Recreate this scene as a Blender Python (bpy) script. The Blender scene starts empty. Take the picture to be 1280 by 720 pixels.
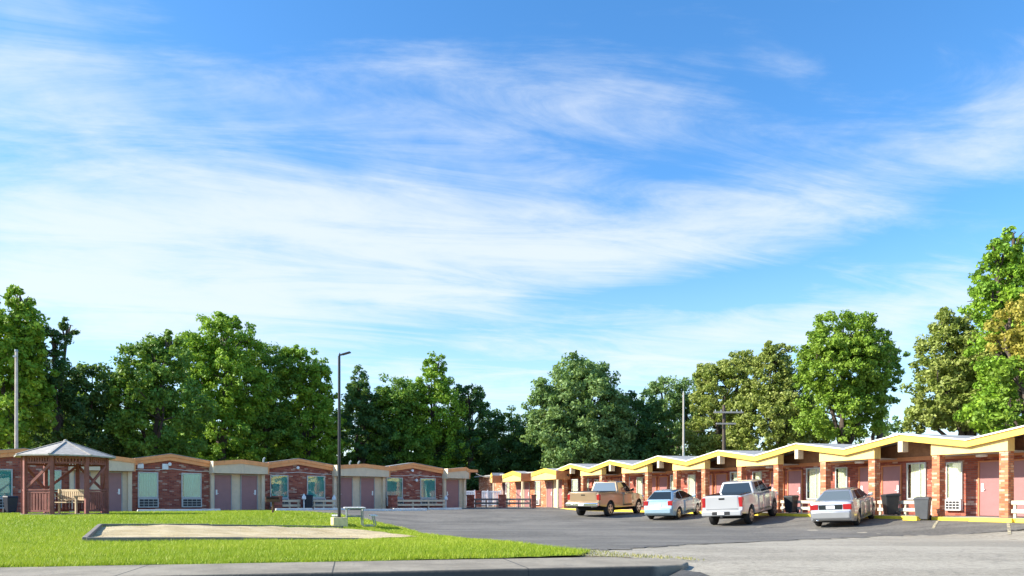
import bpy, bmesh, math, random
import numpy as np
from mathutils import Matrix, Vector
random.seed(7)
rng = np.random.default_rng(11)
SC = bpy.context.scene
COL = SC.collection
R = math.radians

# ------------------------------------------------------------------ camera
F, HX, HY, CH = 930.0, 640.0, 624.5, 0.9
cam = bpy.data.objects.new('camera', bpy.data.cameras.new('camera'))
COL.objects.link(cam)
cam.location = (0, 0, CH)
cam.rotation_euler = (R(90), 0, 0)
cam.data.sensor_width = 36
cam.data.lens = F / 1280 * 36
cam.data.shift_y = (HY - 360) / 1280
cam.data.clip_end = 5000
SC.camera = cam

# ------------------------------------------------------------------ light
SUN_AZ = (-0.99, -0.11)           # towards the sun, on the ground
SUN_EL = R(31)
SUN_STRENGTH, SKY_STRENGTH, EXPOSURE = 5.0, 0.15, 1.0
sun = bpy.data.objects.new('sun', bpy.data.lights.new('sun', 'SUN'))
COL.objects.link(sun)
sun.data.energy = SUN_STRENGTH
sun.data.angle = R(0.5)
sun.data.color = (1.0, 0.93, 0.80)
sd = Vector((SUN_AZ[0] * math.cos(SUN_EL), SUN_AZ[1] * math.cos(SUN_EL), math.sin(SUN_EL))).normalized()
sun.rotation_euler = (-sd).to_track_quat('-Z', 'Y').to_euler()
sun.location = (-30, -10, 30)
vs = SC.view_settings
SC.display_settings.display_device = 'sRGB'
vs.view_transform = 'Standard'
vs.look = 'None'
vs.exposure = EXPOSURE
vs.gamma = 1
vs.use_curve_mapping = False

world = bpy.data.worlds.new('World')
SC.world = world
world.use_nodes = True


class G:
    """tiny helper for node graphs"""
    def __init__(s, nt):
        s.nt = nt
        nt.nodes.clear()

    def n(s, t, **k):
        nd = s.nt.nodes.new(t)
        for a, b in k.items():
            setattr(nd, a, b)
        return nd

    def put(s, sock, v):
        if isinstance(v, bpy.types.NodeSocket):
            s.nt.links.new(v, sock)
        else:
            if sock.type == 'RGBA' and len(v) == 3:
                v = (*v, 1)
            sock.default_value = v

    def m(s, op, a, b=0.0, c=0.0):
        nd = s.n('ShaderNodeMath', operation=op)
        for i, v in enumerate((a, b, c)):
            s.put(nd.inputs[i], v)
        return nd.outputs[0]

    def mix(s, f, a, b, mode='MIX'):
        nd = s.n('ShaderNodeMix', data_type='RGBA', blend_type=mode)
        s.put(nd.inputs[0], f)
        s.put(nd.inputs[6], a)
        s.put(nd.inputs[7], b)
        return nd.outputs[2]

    def noise(s, vec, scale, detail=4, rough=.55, dist=0.0):
        nd = s.n('ShaderNodeTexNoise')
        if vec is not None:
            s.put(nd.inputs['Vector'], vec)
        s.put(nd.inputs['Scale'], scale)
        s.put(nd.inputs['Detail'], detail)
        s.put(nd.inputs['Roughness'], rough)
        s.put(nd.inputs['Distortion'], dist)
        return nd.outputs['Fac']

    def ramp(s, f, lo, hi, a=0.0, b=1.0, smooth=True):
        nd = s.n('ShaderNodeMapRange', interpolation_type='SMOOTHSTEP' if smooth else 'LINEAR')
        for i, v in enumerate((f, lo, hi, a, b)):
            s.put(nd.inputs[i], v)
        return nd.outputs[0]

    def sep(s, v):
        nd = s.n('ShaderNodeSeparateXYZ')
        s.put(nd.inputs[0], v)
        return nd.outputs

    def com(s, x, y, z=0.0):
        nd = s.n('ShaderNodeCombineXYZ')
        for i, v in enumerate((x, y, z)):
            s.put(nd.inputs[i], v)
        return nd.outputs[0]

    def coord(s, which='Object'):
        return s.n('ShaderNodeTexCoord').outputs[which]

    def bump(s, h, strength=.3, dist=.02):
        nd = s.n('ShaderNodeBump')
        s.put(nd.inputs['Strength'], strength)
        s.put(nd.inputs['Distance'], dist)
        s.put(nd.inputs['Height'], h)
        return nd.outputs[0]

    def bsdf(s, color, rough=.6, metal=0.0, normal=None, **k):
        nd = s.n('ShaderNodeBsdfPrincipled')
        s.put(nd.inputs['Base Color'], color)
        s.put(nd.inputs['Roughness'], rough)
        s.put(nd.inputs['Metallic'], metal)
        if normal is not None:
            s.put(nd.inputs['Normal'], normal)
        for a, b in k.items():
            s.put(nd.inputs[a.replace('_', ' ')], b)
        return nd.outputs[0]

    def out(s, sh):
        o = s.n('ShaderNodeOutputMaterial')
        s.nt.links.new(sh, o.inputs[0])


def build_world():
    g = G(world.node_tree)
    sky = g.n('ShaderNodeTexSky', sky_type='NISHITA')
    sky.sun_disc = False
    sky.sun_elevation = SUN_EL
    sky.sun_rotation = math.atan2(SUN_AZ[0], SUN_AZ[1])
    sky.altitude = 200
    sky.air_density = 1.0
    sky.dust_density = 0.5
    sky.ozone_density = 3.0
    hs = g.n('ShaderNodeHueSaturation')
    hs.inputs['Saturation'].default_value = 1.25
    hs.inputs['Value'].default_value = 1.0
    g.put(hs.inputs['Color'], sky.outputs[0])
    d = g.coord('Generated')
    x, y, z = g.sep(d)
    az = g.m('ARCTAN2', x, y)
    el = g.m('ARCSINE', g.m('MINIMUM', g.m('MAXIMUM', z, -1.0), 1.0))
    # wisps live on a high flat layer of air
    zz = g.m('ADD', g.m('MAXIMUM', z, 0.0), 0.10)
    cx, cy = g.m('DIVIDE', x, zz), g.m('DIVIDE', y, zz)
    rot = R(12)
    sx = g.m('ADD', g.m('MULTIPLY', cx, math.cos(rot)), g.m('MULTIPLY', cy, math.sin(rot)))
    sy = g.m('SUBTRACT', g.m('MULTIPLY', cy, math.cos(rot)), g.m('MULTIPLY', cx, math.sin(rot)))
    big = g.noise(g.com(g.m('MULTIPLY', sx, .55), sy, 3.1), 1.1, 6, .6, .6)
    fine = g.noise(g.com(g.m('MULTIPLY', sx, .35), g.m('MULTIPLY', sy, 1.1), 9.7), 3.2, 8, .66, .9)
    puff = g.noise(g.com(g.m('MULTIPLY', az, 1.0), g.m('MULTIPLY', el, 2.4), 1.7), 7.0, 7, .6, .3)

    def blob(px, py, wx, wy, tilt=0.0):
        a0 = math.atan((px - HX) / F)
        e0 = math.atan((HY - py) / F * math.cos(a0))
        du, dv = g.m('SUBTRACT', az, a0), g.m('SUBTRACT', el, e0)
        c, s_ = math.cos(tilt), math.sin(tilt)
        p = g.m('ADD', g.m('MULTIPLY', du, c), g.m('MULTIPLY', dv, s_))
        q = g.m('SUBTRACT', g.m('MULTIPLY', dv, c), g.m('MULTIPLY', du, s_))
        p = g.m('MULTIPLY', p, F / wx)
        q = g.m('MULTIPLY', q, F / wy)
        r2 = g.m('ADD', g.m('MULTIPLY', p, p), g.m('MULTIPLY', q, q))
        return g.m('EXPONENT', g.m('MULTIPLY', r2, -1.0))
    mask = None
    for b in [(70, 265, 280, 95, .05, .56), (560, 325, 540, 80, .10, .62), (1060, 240, 330, 36, .12, .34),
              (240, 400, 520, 45, .02, .40), (960, 425, 330, 42, .05, .66), (700, 500, 700, 80, 0, .40),
              (130, 130, 220, 80, -.35, .24), (720, 80, 220, 80, .3, .22), (965, 60, 90, 20, -.5, .34), (1255, 130, 60, 60, .7, .18), (450, 240, 300, 60, .2, .16), (30, 90, 90, 60, 0, .18), (620, 290, 330, 50, .08, .24),
              (420, 250, 200, 60, .2, .26)]:
        w = g.m('MULTIPLY', blob(*b[:5]), b[5])
        mask = w if mask is None else g.m('ADD', mask, w)
    for b in [(900, 362, 200, 22, .08, .42), (270, 300, 110, 25, -.2, .16), (560, 405, 120, 20, .03, .28),
              (1020, 60, 260, 60, 0, .12)]:
        mask = g.m('SUBTRACT', mask, g.m('MULTIPLY', blob(*b[:5]), b[5]))
    tex = g.m('ADD', g.m('MULTIPLY', big, .50), g.m('ADD', g.m('MULTIPLY', fine, .62), g.m('MULTIPLY', puff, .23)))
    dens = g.m('ADD', mask, g.m('MULTIPLY', g.m('SUBTRACT', tex, .66), 2.9))
    dens = g.ramp(dens, .02, 1.25, 0, .80)
    # thin milky air low over the trees
    low = g.ramp(el, 0.02, .34, .42, 0.0)
    dens = g.m('MAXIMUM', dens, low)
    cl = g.mix(dens, hs.outputs[0], (CLOUD * .97, CLOUD * 1.03, CLOUD * 1.08))
    bg = g.n('ShaderNodeBackground')
    g.put(bg.inputs[0], cl)
    bg.inputs[1].default_value = SKY_STRENGTH
    o = g.n('ShaderNodeOutputWorld')
    g.nt.links.new(bg.outputs[0], o.inputs[0])


CLOUD = 3.35
build_world()

# ------------------------------------------------------------------ materials
MATS = {}


def mat(name, fn):
    m_ = bpy.data.materials.new(name)
    m_.use_nodes = True
    g = G(m_.node_tree)
    g.out(fn(g))
    MATS[name] = m_
    return m_


def painted(name, c, rough=.55, var=.12, scale=3.0, metal=0.0, bump=.0, streak=0.0):
    def fn(g):
        co = g.coord()
        nz = g.noise(co, scale, 5, .6)
        nz2 = g.noise(co, scale * 9, 3, .6)
        f = g.m('ADD', g.m('MULTIPLY', nz, .7), g.m('MULTIPLY', nz2, .3))
        a = tuple(v * (1 - var) for v in c)
        b = tuple(min(1, v * (1 + var)) for v in c)
        col = g.mix(g.ramp(f, .3, .7), a, b)
        if streak:
            x, y, z = g.sep(co)
            sn = g.noise(g.com(g.m('MULTIPLY', x, 5.0), g.m('MULTIPLY', y, 5.0), g.m('MULTIPLY', z, .6)), 1.3, 5, .7)
            col = g.mix(g.ramp(sn, .54, .74, 0, streak), col, tuple(v * .45 + .03 for v in c))
        nm = g.bump(nz2, bump, .01) if bump else None
        return g.bsdf(col, rough, metal, nm)
    return mat(name, fn)


def mk_brick(name, c1, c2, pale, palefrac=.8):
    def fn(g):
        x, y, z = g.sep(g.coord())
        v = g.com(g.m('ADD', x, y), z, 0.0)

        def br(a, b, mortar, off=0.0):
            nd = g.n('ShaderNodeTexBrick')
            vv = v
            g.put(nd.inputs['Vector'], vv)
            g.put(nd.inputs['Color1'], a)
            g.put(nd.inputs['Color2'], b)
            g.put(nd.inputs['Mortar'], mortar)
            nd.inputs['Scale'].default_value = 1.0
            nd.inputs['Mortar Size'].default_value = .007
            nd.inputs['Mortar Smooth'].default_value = .2
            nd.inputs['Bias'].default_value = 0.0
            nd.inputs['Brick Width'].default_value = .25
            nd.inputs['Row Height'].default_value = .082
            return nd
        rnd = br((0, 0, 0), (1, 1, 1), (.3, .3, .3))
        f = g.sep(rnd.outputs[0])[0]
        patch = g.noise(v, 1.6, 3, .6)
        f2 = g.m('ADD', f, g.m('MULTIPLY', g.m('SUBTRACT', patch, .5), .5))
        col = g.mix(g.ramp(f, 0, .8), c1, c2)
        col = g.mix(g.ramp(f2, palefrac, palefrac + .14), col, pale)
        col = g.mix(rnd.outputs['Fac'], col, (.20, .15, .13))
        fine = g.noise(v, 40, 4, .7)
        col = g.mix(.5, col, g.mix(fine, (.72, .72, .72), (1.25, 1.25, 1.25)), 'MULTIPLY')
        h = g.m('ADD', g.m('MULTIPLY', rnd.outputs['Fac'], -1.0), g.m('MULTIPLY', fine, .4))
        return g.bsdf(col, .85, 0, g.bump(h, .6, .012))
    return mat(name, fn)


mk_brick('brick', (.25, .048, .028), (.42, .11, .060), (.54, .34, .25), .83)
mk_brick('brick_sunny', (.42, .115, .042), (.60, .235, .105), (.68, .42, .26), .75)  # brighter copy of the brick, sunlight put into its colour
painted('fascia_yellow', (.88, .55, .085), .5, .08, streak=.45)
painted('panel_cream', (.85, .62, .22), .55, .07, streak=.45)
painted('fascia_peach', (.90, .37, .135), .6, .12, streak=.45)
painted('panel_beige', (.74, .58, .40), .6, .08, streak=.45)
painted('cream_paint', (.82, .68, .46), .55, .06, streak=.45)
painted('trim_white', (.78, .76, .70), .5, .08, streak=.45)
painted('rail_cream', (.60, .54, .42), .6, .15, 4)
painted('orange_trim_and_light', (.55, .22, .09), .55, .12)  # door frames; also the painted bounce strip and the shaded canopy ends
painted('gable_wood', (.32, .16, .085), .6, .25, 5)
painted('soffit', (.36, .34, .32), .7, .08)
painted('door_mauve', (.33, .155, .15), .45, .06, streak=.15)
painted('jamb_grey', (.40, .37, .35), .6, .1)
painted('roof_membrane', (.31, .31, .30), .7, .18, 1.2, streak=.45)
painted('window_frame', (.52, .53, .50), .4, .06)
painted('white_metal', (.80, .80, .78), .35, .04)
painted('steel', (.62, .62, .62), .3, .05, 8, 1.0)
painted('black_metal', (.018, .018, .02), .38, .3, 6)
painted('yellow_paint', (.83, .60, .04), .55, .16, 6, streak=.45)
painted('concrete_yellow', (.66, .55, .30), .75, .2, 5)
painted('white_stop', (.72, .70, .64), .7, .16, 4)
painted('concrete', (.30, .285, .26), .85, .22, 2.5, 0, .2)
painted('red_wood', (.26, .085, .068), .7, .30, 4, 0, .1)
painted('tan_wood', (.58, .45, .28), .7, .2, 6)
painted('grey_wood', (.20, .175, .15), .85, .3, 4, 0, .2)
painted('pole_wood', (.62, .55, .46), .85, .2, 3)
painted('pole_pale', (.42, .39, .34), .7, .12, 3)
painted('vinyl_white', (.72, .74, .78), .5, .06)
painted('rust', (.13, .062, .035), .8, .4, 9)
painted('galv', (.30, .34, .34), .45, .15, 8, .6)
painted('table_top', (.70, .69, .66), .5, .1)
painted('bin_black', (.020, .024, .026), .5, .2)
painted('bin_grey', (.085, .09, .095), .5, .15)
painted('bin_navy', (.012, .018, .030), .5, .2)
painted('rubber', (.014, .014, .015), .8, .2, 20)
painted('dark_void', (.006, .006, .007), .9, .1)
painted('plastic_dark', (.022, .022, .024), .5, .1)
painted('bark', (.085, .065, .05), .9, .35, 4, 0, .5)
painted('dirt', (.17, .135, .085), .95, .3, 1.5)


def m_metal_paint(name, c, metal=.5, rough=.30):
    def fn(g):
        fl = g.noise(g.coord(), 500, 2, .5)
        col = g.mix(fl, tuple(v * .9 for v in c), tuple(min(1, v * 1.1) for v in c))
        dust = g.ramp(g.noise(g.coord(), 2.5, 5, .6), .45, .8)
        rr = g.m('ADD', rough, g.m('MULTIPLY', dust, .12))
        return g.bsdf(col, rr, metal, None, Coat_Weight=.7, Coat_Roughness=.06)
    return mat(name, fn)


m_metal_paint('paint_gold', (.36, .25, .15), .45)
m_metal_paint('paint_blue', (.33, .48, .57), .35)
m_metal_paint('paint_white', (.42, .43, .44), .15)
m_metal_paint('paint_silver', (.40, .41, .42), .55)
mat('auto_glass', lambda g: g.bsdf((.012, .018, .02), .04, 0, None, Specular_IOR_Level=.9))
def light_glass(g):
    gl = g.n('ShaderNodeBsdfGlossy')
    g.put(gl.inputs[0], (.75, .88, .92))
    g.put(gl.inputs['Roughness'], .03)
    mx = g.n('ShaderNodeMixShader')
    mx.inputs[0].default_value = .14
    g.nt.links.new(g.bsdf((.11, .13, .13), .05), mx.inputs[1])
    g.nt.links.new(gl.outputs[0], mx.inputs[2])
    return mx.outputs[0]


mat('clear_auto_glass', light_glass)
mat('chrome', lambda g: g.bsdf((.78, .78, .78), .12, 1.0))
mat('alloy', lambda g: g.bsdf((.50, .50, .50), .3, .9))
mat('tail_red', lambda g: g.bsdf((.34, .010, .012), .18, 0, None, Coat_Weight=.6))
mat('plate_white', lambda g: g.bsdf((.75, .76, .78), .4))


def pane_mat(name, tint, fac):
    def fn(g):
        t = g.n('ShaderNodeBsdfTransparent')
        g.put(t.inputs[0], tint)
        gl = g.n('ShaderNodeBsdfGlossy')
        g.put(gl.inputs[0], (.95, .95, .95))
        wob = g.noise(g.coord(), 1.3, 2, .5)
        g.put(gl.inputs['Roughness'], .02)
        g.put(gl.inputs['Normal'], g.bump(wob, .05, .05))
        lw = g.n('ShaderNodeLayerWeight')
        lw.inputs[0].default_value = .35
        fr = g.m('ADD', fac, g.m('MULTIPLY', lw.outputs['Fresnel'], .30))
        mx = g.n('ShaderNodeMixShader')
        g.put(mx.inputs[0], fr)
        g.nt.links.new(t.outputs[0], mx.inputs[1])
        g.nt.links.new(gl.outputs[0], mx.inputs[2])
        return mx.outputs[0]
    return mat(name, fn)


pane_mat('pane_clear', (.97, .98, .95), .08)
pane_mat('pane', (.74, .92, .90), .06)
painted('curtain_teal', (.22, .50, .46), .85, .12, 2)
painted('curtain_pale', (.84, .88, .68), .85, .10, 2)


def leaf_mat(name, transl=.35):
    def fn(g):
        at = g.n('ShaderNodeAttribute', attribute_name='tint')
        col = at.outputs['Color']
        d = g.bsdf(col, .55, 0, None, Specular_IOR_Level=.35)
        t = g.n('ShaderNodeBsdfTranslucent')
        g.put(t.inputs[0], g.mix(.5, col, (.30, .42, .05), 'MIX'))
        mx = g.n('ShaderNodeMixShader')
        mx.inputs[0].default_value = transl
        g.nt.links.new(d, mx.inputs[1])
        g.nt.links.new(t.outputs[0], mx.inputs[2])
        return mx.outputs[0]
    return mat(name, fn)


leaf_mat('leaves', .32)
leaf_mat('grass_blades', .30)


def asphalt(name, dark, light, blotch=.3):
    def fn(g):
        co = g.coord()
        x, y, z = g.sep(co)
        big = g.noise(co, .22, 5, .6, .4)
        # long tyre-worn streaks running along the lot
        st = g.noise(g.com(g.m('MULTIPLY', x, .12), g.m('MULTIPLY', y, .8), 0.0), 1.0, 6, .65, .5)
        spk = g.noise(co, 60, 3, .8)
        med = g.noise(co, 1.7, 5, .7, .8)
        f = g.m('ADD', g.m('MULTIPLY', big, .38), g.m('ADD', g.m('MULTIPLY', st, .40), g.m('MULTIPLY', med, .22)))
        col = g.mix(g.ramp(f, .43, .58), dark, light)
        oil = g.noise(co, .75, 3, .5, .2)
        col = g.mix(g.ramp(oil, .66, .78, 0, .55), col, tuple(v * .4 for v in dark))
        col = g.mix(g.ramp(spk, .56, .72), col, tuple(min(1, v * 1.9) for v in light))
        col = g.mix(g.ramp(spk, .44, .30), col, tuple(v * .45 for v in dark))
        grit = g.noise(co, 11, 4, .85)
        col = g.mix(g.ramp(grit, .40, .62, .0, .32), col, tuple(min(1, v * 1.45) for v in light))
        col = g.mix(g.ramp(grit, .50, .36, .0, .38), col, tuple(v * .55 for v in dark))
        vor = g.n('ShaderNodeTexVoronoi', feature='DISTANCE_TO_EDGE')
        wv = g.n('ShaderNodeVectorMath', operation='ADD')
        nn = g.n('ShaderNodeTexNoise')
        nn.inputs['Scale'].default_value = 1.2
        g.put(nn.inputs['Vector'], co)
        g.put(wv.inputs[0], co)
        g.put(wv.inputs[1], nn.outputs['Color'])
        g.put(vor.inputs['Vector'], wv.outputs[0])
        vor.inputs['Scale'].default_value = .28
        crack = g.ramp(vor.outputs['Distance'], .004, .010, .25, 0)
        col = g.mix(crack, col, tuple(v * .35 for v in dark))
        return g.bsdf(col, .9, 0, g.bump(spk, .5, .01))
    return mat(name, fn)


asphalt('asphalt_lot', (.080, .075, .066), (.170, .158, .136))
asphalt('asphalt_apron', (.225, .20, .155), (.345, .31, .245))
asphalt('asphalt_road', (.035, .035, .036), (.06, .06, .06))


def m_lawn(g):
    co = g.coord()
    a = g.noise(co, .5, 5, .6)
    b = g.noise(co, 18, 4, .7)
    col = g.mix(g.ramp(a, .35, .65), (.20, .29, .018), (.28, .36, .026))
    col = g.mix(g.ramp(b, .35, .65, 0, .6), col, (.07, .13, .012))
    return g.bsdf(col, .9, 0, g.bump(b, .8, .04))


mat('lawn_ground', m_lawn)


def m_sand(g):
    co = g.coord()
    a = g.noise(co, 1.2, 5, .6)
    b = g.noise(co, 14, 5, .7)
    col = g.mix(g.ramp(a, .35, .65), (.47, .365, .19), (.61, .50, .30))
    col = g.mix(g.ramp(b, .5, .75, 0, .5), col, (.32, .22, .13))
    return g.bsdf(col, .95, 0, g.bump(g.m('ADD', b, a), 1.0, .06))


mat('sand', m_sand)


def m_kerb(g):
    co = g.coord()
    a = g.noise(co, .8, 6, .65)
    b = g.noise(co, 12, 4, .7)
    st = g.noise(g.com(g.m('MULTIPLY', g.sep(co)[0], 2.0), g.m('MULTIPLY', g.sep(co)[1], .3), g.sep(co)[2]), 2.2, 5, .7)
    col = g.mix(g.ramp(a, .35, .65), (.19, .165, .125), (.30, .265, .205))
    col = g.mix(g.ramp(b, .5, .8, 0, .6), col, (.14, .13, .11))
    col = g.mix(g.ramp(st, .58, .72, 0, .55), col, (.10, .095, .085))
    # expansion joints
    jx = g.m('FRACT', g.m('DIVIDE', g.sep(co)[0], 2.4))
    j = g.m('MULTIPLY', g.m('GREATER_THAN', jx, .492), g.m('LESS_THAN', jx, .5))
    col = g.mix(j, col, (.05, .05, .045))
    # the road-side face is mixed to a darker tone
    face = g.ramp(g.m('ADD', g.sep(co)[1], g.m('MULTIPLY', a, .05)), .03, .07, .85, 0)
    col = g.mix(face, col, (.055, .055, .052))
    return g.bsdf(col, .9, 0, g.bump(b, .5, .02))


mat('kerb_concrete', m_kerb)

# ------------------------------------------------------------------ mesh helpers


class MB:
    def __init__(s):
        s.v, s.f = [], []

    def add(s, v, f):
        o = len(s.v)
        s.v += [tuple(p) for p in v]
        s.f += [tuple(i + o for i in q) for q in f]
        return s

    def box(s, x0, x1, y0, y1, z0, z1):
        v = [(x0, y0, z0), (x1, y0, z0), (x1, y1, z0), (x0, y1, z0), (x0, y0, z1), (x1, y0, z1), (x1, y1, z1), (x0, y1, z1)]
        return s.add(v, [(3, 2, 1, 0), (4, 5, 6, 7), (0, 1, 5, 4), (1, 2, 6, 5), (2, 3, 7, 6), (3, 0, 4, 7)])

    def hexa(s, b, t):
        """b, t: four bottom and four top corners, counter-clockwise from above"""
        return s.add(list(b) + list(t), [(3, 2, 1, 0), (4, 5, 6, 7), (0, 1, 5, 4), (1, 2, 6, 5), (2, 3, 7, 6), (3, 0, 4, 7)])

    def bar(s, p, q, w, h, up=(0, 0, 1)):
        p, q, up = Vector(p), Vector(q), Vector(up)
        d = (q - p).normalized()
        r = d.cross(up)
        if r.length < 1e-4:
            r = d.cross(Vector((0, 1, 0)))
        r.normalize()
        u = r.cross(d).normalized()
        a, b = r * w / 2, u * h / 2
        v = [p - a - b, p + a - b, p + a + b, p - a + b, q - a - b, q + a - b, q + a + b, q - a + b]
        return s.add(v, [(0, 1, 2, 3), (7, 6, 5, 4), (4, 5, 1, 0), (5, 6, 2, 1), (6, 7, 3, 2), (7, 4, 0, 3)])

    def tube(s, pts, rad, n=10, cap=True):
        pts = [Vector(p) for p in pts]
        rad = rad if isinstance(rad, (list, tuple)) else [rad] * len(pts)
        rings = []
        ref = Vector((.31, .95, .05))
        v, f = [], []
        for i, p in enumerate(pts):
            d = (pts[min(i + 1, len(pts) - 1)] - pts[max(i - 1, 0)]).normalized()
            a = d.cross(ref).normalized()
            b = d.cross(a)
            for k in range(n):
                t = 2 * math.pi * k / n
                v.append(p + (a * math.cos(t) + b * math.sin(t)) * rad[i])
        for i in range(len(pts) - 1):
            for k in range(n):
                f.append((i * n + k, i * n + (k + 1) % n, (i + 1) * n + (k + 1) % n, (i + 1) * n + k))
        if cap:
            f.append(tuple(range(n - 1, -1, -1)))
            f.append(tuple(range((len(pts) - 1) * n, len(pts) * n)))
        return s.add(v, f)

    def prism(s, poly, axis, a, b):
        """poly of 2-D points extruded along axis ('x','y','z') from a to b"""
        def P(p, t):
            return {'x': (t, p[0], p[1]), 'y': (p[0], t, p[1]), 'z': (p[0], p[1], t)}[axis]
        n = len(poly)
        v = [P(p, a) for p in poly] + [P(p, b) for p in poly]
        f = [tuple(range(n))[::-1], tuple(range(n, 2 * n))] + [(i, (i + 1) % n, n + (i + 1) % n, n + i) for i in range(n)]
        return s.add(v, f)

    def lathe(s, prof, axis='x', n=28, c=(0, 0, 0)):
        """prof: list of (along axis, radius)"""
        v, f = [], []
        for a, r in prof:
            for k in range(n):
                t = 2 * math.pi * k / n
                p = {'x': (a, r * math.cos(t), r * math.sin(t)), 'z': (r * math.cos(t), r * math.sin(t), a),
                     'y': (r * math.sin(t), a, r * math.cos(t))}[axis]
                v.append((p[0] + c[0], p[1] + c[1], p[2] + c[2]))
        m = len(prof)
        for i in range(m - 1):
            for k in range(n):
                f.append((i * n + k, i * n + (k + 1) % n, (i + 1) * n + (k + 1) % n, (i + 1) * n + k))
        f.append(tuple(range(n))[::-1])
        f.append(tuple(range((m - 1) * n, m * n)))
        return s.add(v, f)

    def build(s, name, m, parent=None, bevel=0.0, smooth=None, loc=None, seg=2):
        me = bpy.data.meshes.new(name)
        me.from_pydata(s.v, [], s.f)
        bm = bmesh.new()
        bm.from_mesh(me)
        bmesh.ops.recalc_face_normals(bm, faces=bm.faces)
        bm.to_mesh(me)
        bm.free()
        ms = m if isinstance(m, (list, tuple)) else [m]
        for k in ms:
            me.materials.append(MATS[k])
        if smooth is not None:
            me.polygons.foreach_set('use_smooth', [True] * len(me.polygons))
            me.set_sharp_from_angle(angle=R(smooth))
        o = bpy.data.objects.new(name, me)
        COL.objects.link(o)
        if parent is not None:
            o.parent = parent
        if loc is not None:
            o.location = loc
        if bevel:
            b = o.modifiers.new('bevel', 'BEVEL')
            b.width = bevel
            b.segments = seg
            b.limit_method = 'ANGLE'
            b.angle_limit = R(40)
        return o


def tag(o, label=None, cat=None, group=None, kind=None):
    if label:
        o['label'] = label
    if cat:
        o['category'] = cat
    if group:
        o['group'] = group
    if kind:
        o['kind'] = kind
    return o


def thing(name, label, cat, loc=(0, 0, 0), rz=0.0, group=None):
    o = bpy.data.objects.new(name, None)
    o.empty_display_size = .2
    COL.objects.link(o)
    o.location = loc
    o.rotation_euler = (0, 0, rz)
    return tag(o, label, cat, group)


def copy_tree(o, parent=None):
    c = o.copy()
    COL.objects.link(c)
    if parent is not None:
        c.parent = parent
    for ch in list(o.children):
        copy_tree(ch, c)
    return c


# ------------------------------------------------------------------ layout frames and terrain
OR, DR = np.array((15.5, 29.24)), np.array((-.4107, .9117))      # right wing: first peak, direction away from the camera
NR = np.array((.9117, .4107))                                    # into the building
OL, DL = np.array((-19.24, 41.8)), np.array((.7673, .6413))      # left wing
NL = np.array((-.6413, .7673))
SCW = 1.06          # the sunny wing stands this much farther off and is this much larger than first measured
AR = math.atan2(-DR[1], -DR[0])        # rotation of the right wing frame: x = -s, y = n
AL = math.atan2(DL[1], DL[0])
K0, KD = np.array((-3.3, 8.6)), np.array((.977, .213))
KN = np.array((-.213, .977))


def ss(a, b, t):
    u = np.clip((np.asarray(t, float) - a) / (b - a), 0, 1)
    return u * u * (3 - 2 * u)


def gz(x, y):
    x, y = np.asarray(x, float), np.asarray(y, float)
    zl = -.30 * ss(12, 24, y) * (1 - ss(36, 44, y))
    mL = (1 - ss(-11, -4, x)) * ss(11, 27, y)
    dL = -((x - OL[0]) * NL[0] + (y - OL[1]) * NL[1])
    mW = 1 - ss(1, 9, dL)
    z = zl + (.26 - zl) * np.maximum(mL, mW)
    dR = -((x / SCW - OR[0]) * NR[0] + (y / SCW - OR[1]) * NR[1]) - .7
    mR = 1 - ss(0, 5.0, dR)
    z = z + (.084 - z) * mR * (1 - mW)
    q = (x - K0[0]) * KN[0] + (y - K0[1]) * KN[1]
    left = ss(.9, .4, q) if False else 1 - ss(.4, .9, q)
    right = 1 - ss(-8.5, -5.0, q)
    k = ss(1.9, 2.45, x)
    return z * (1 - ss(-2, 2, -q) * 0) - .15 * (left * (1 - k) + right * k)


def at(px, py):
    """the point of the terrain seen at a pixel of the 1280x720 photograph"""
    u = (px - HX) / F
    Y = 9.0
    prev = None
    while Y < 120:
        z = float(gz(u * Y, Y))
        if HY + F * (CH - z) / Y <= py:
            break
        Y += .02
    return (u * Y, Y)


def wing_pt(O, D, N, s, n):
    p = (O + D * s + N * n) * (SCW if O is OR else 1.0)
    return float(p[0]), float(p[1])


def s_of(O, D, N, px, n=0.0):
    P = O + N * n
    u = (px - HX) / F
    return float((u * P[1] - P[0]) / (D[0] - u * D[1]))


def sheet(name, poly, m, off, step=1.0, fn=None, maxabs=None):
    """a polygon laid on the terrain: cut along a regular grid, then draped"""
    bm = bmesh.new()
    vs_ = [bm.verts.new((p[0], p[1], 0)) for p in poly]
    bm.faces.new(vs_)
    bmesh.ops.triangulate(bm, faces=bm.faces)
    xs = [p[0] for p in poly]
    ys = [p[1] for p in poly]
    for lo, hi, ax in ((min(xs), max(xs), 0), (min(ys), max(ys), 1)):
        t = math.floor(lo / step) * step + step
        while t < hi:
            co = (t, 0, 0) if ax == 0 else (0, t, 0)
            no = (1, 0, 0) if ax == 0 else (0, 1, 0)
            bmesh.ops.bisect_plane(bm, geom=bm.verts[:] + bm.edges[:] + bm.faces[:], plane_co=co, plane_no=no)
            t += step
    for v in bm.verts:
        v.co.z = float(gz(v.co.x, v.co.y)) + off + (fn(v.co.x, v.co.y) if fn else 0)
    bmesh.ops.recalc_face_normals(bm, faces=bm.faces)
    me = bpy.data.meshes.new(name)
    bm.to_mesh(me)
    bm.free()
    me.polygons.foreach_set('use_smooth', [True] * len(me.polygons))
    me.materials.append(MATS[m])
    if me.polygons and me.polygons[0].normal.z < 0:
        me.flip_normals()
    o = bpy.data.objects.new(name, me)
    COL.objects.link(o)
    return tag(o, kind='structure')


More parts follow.
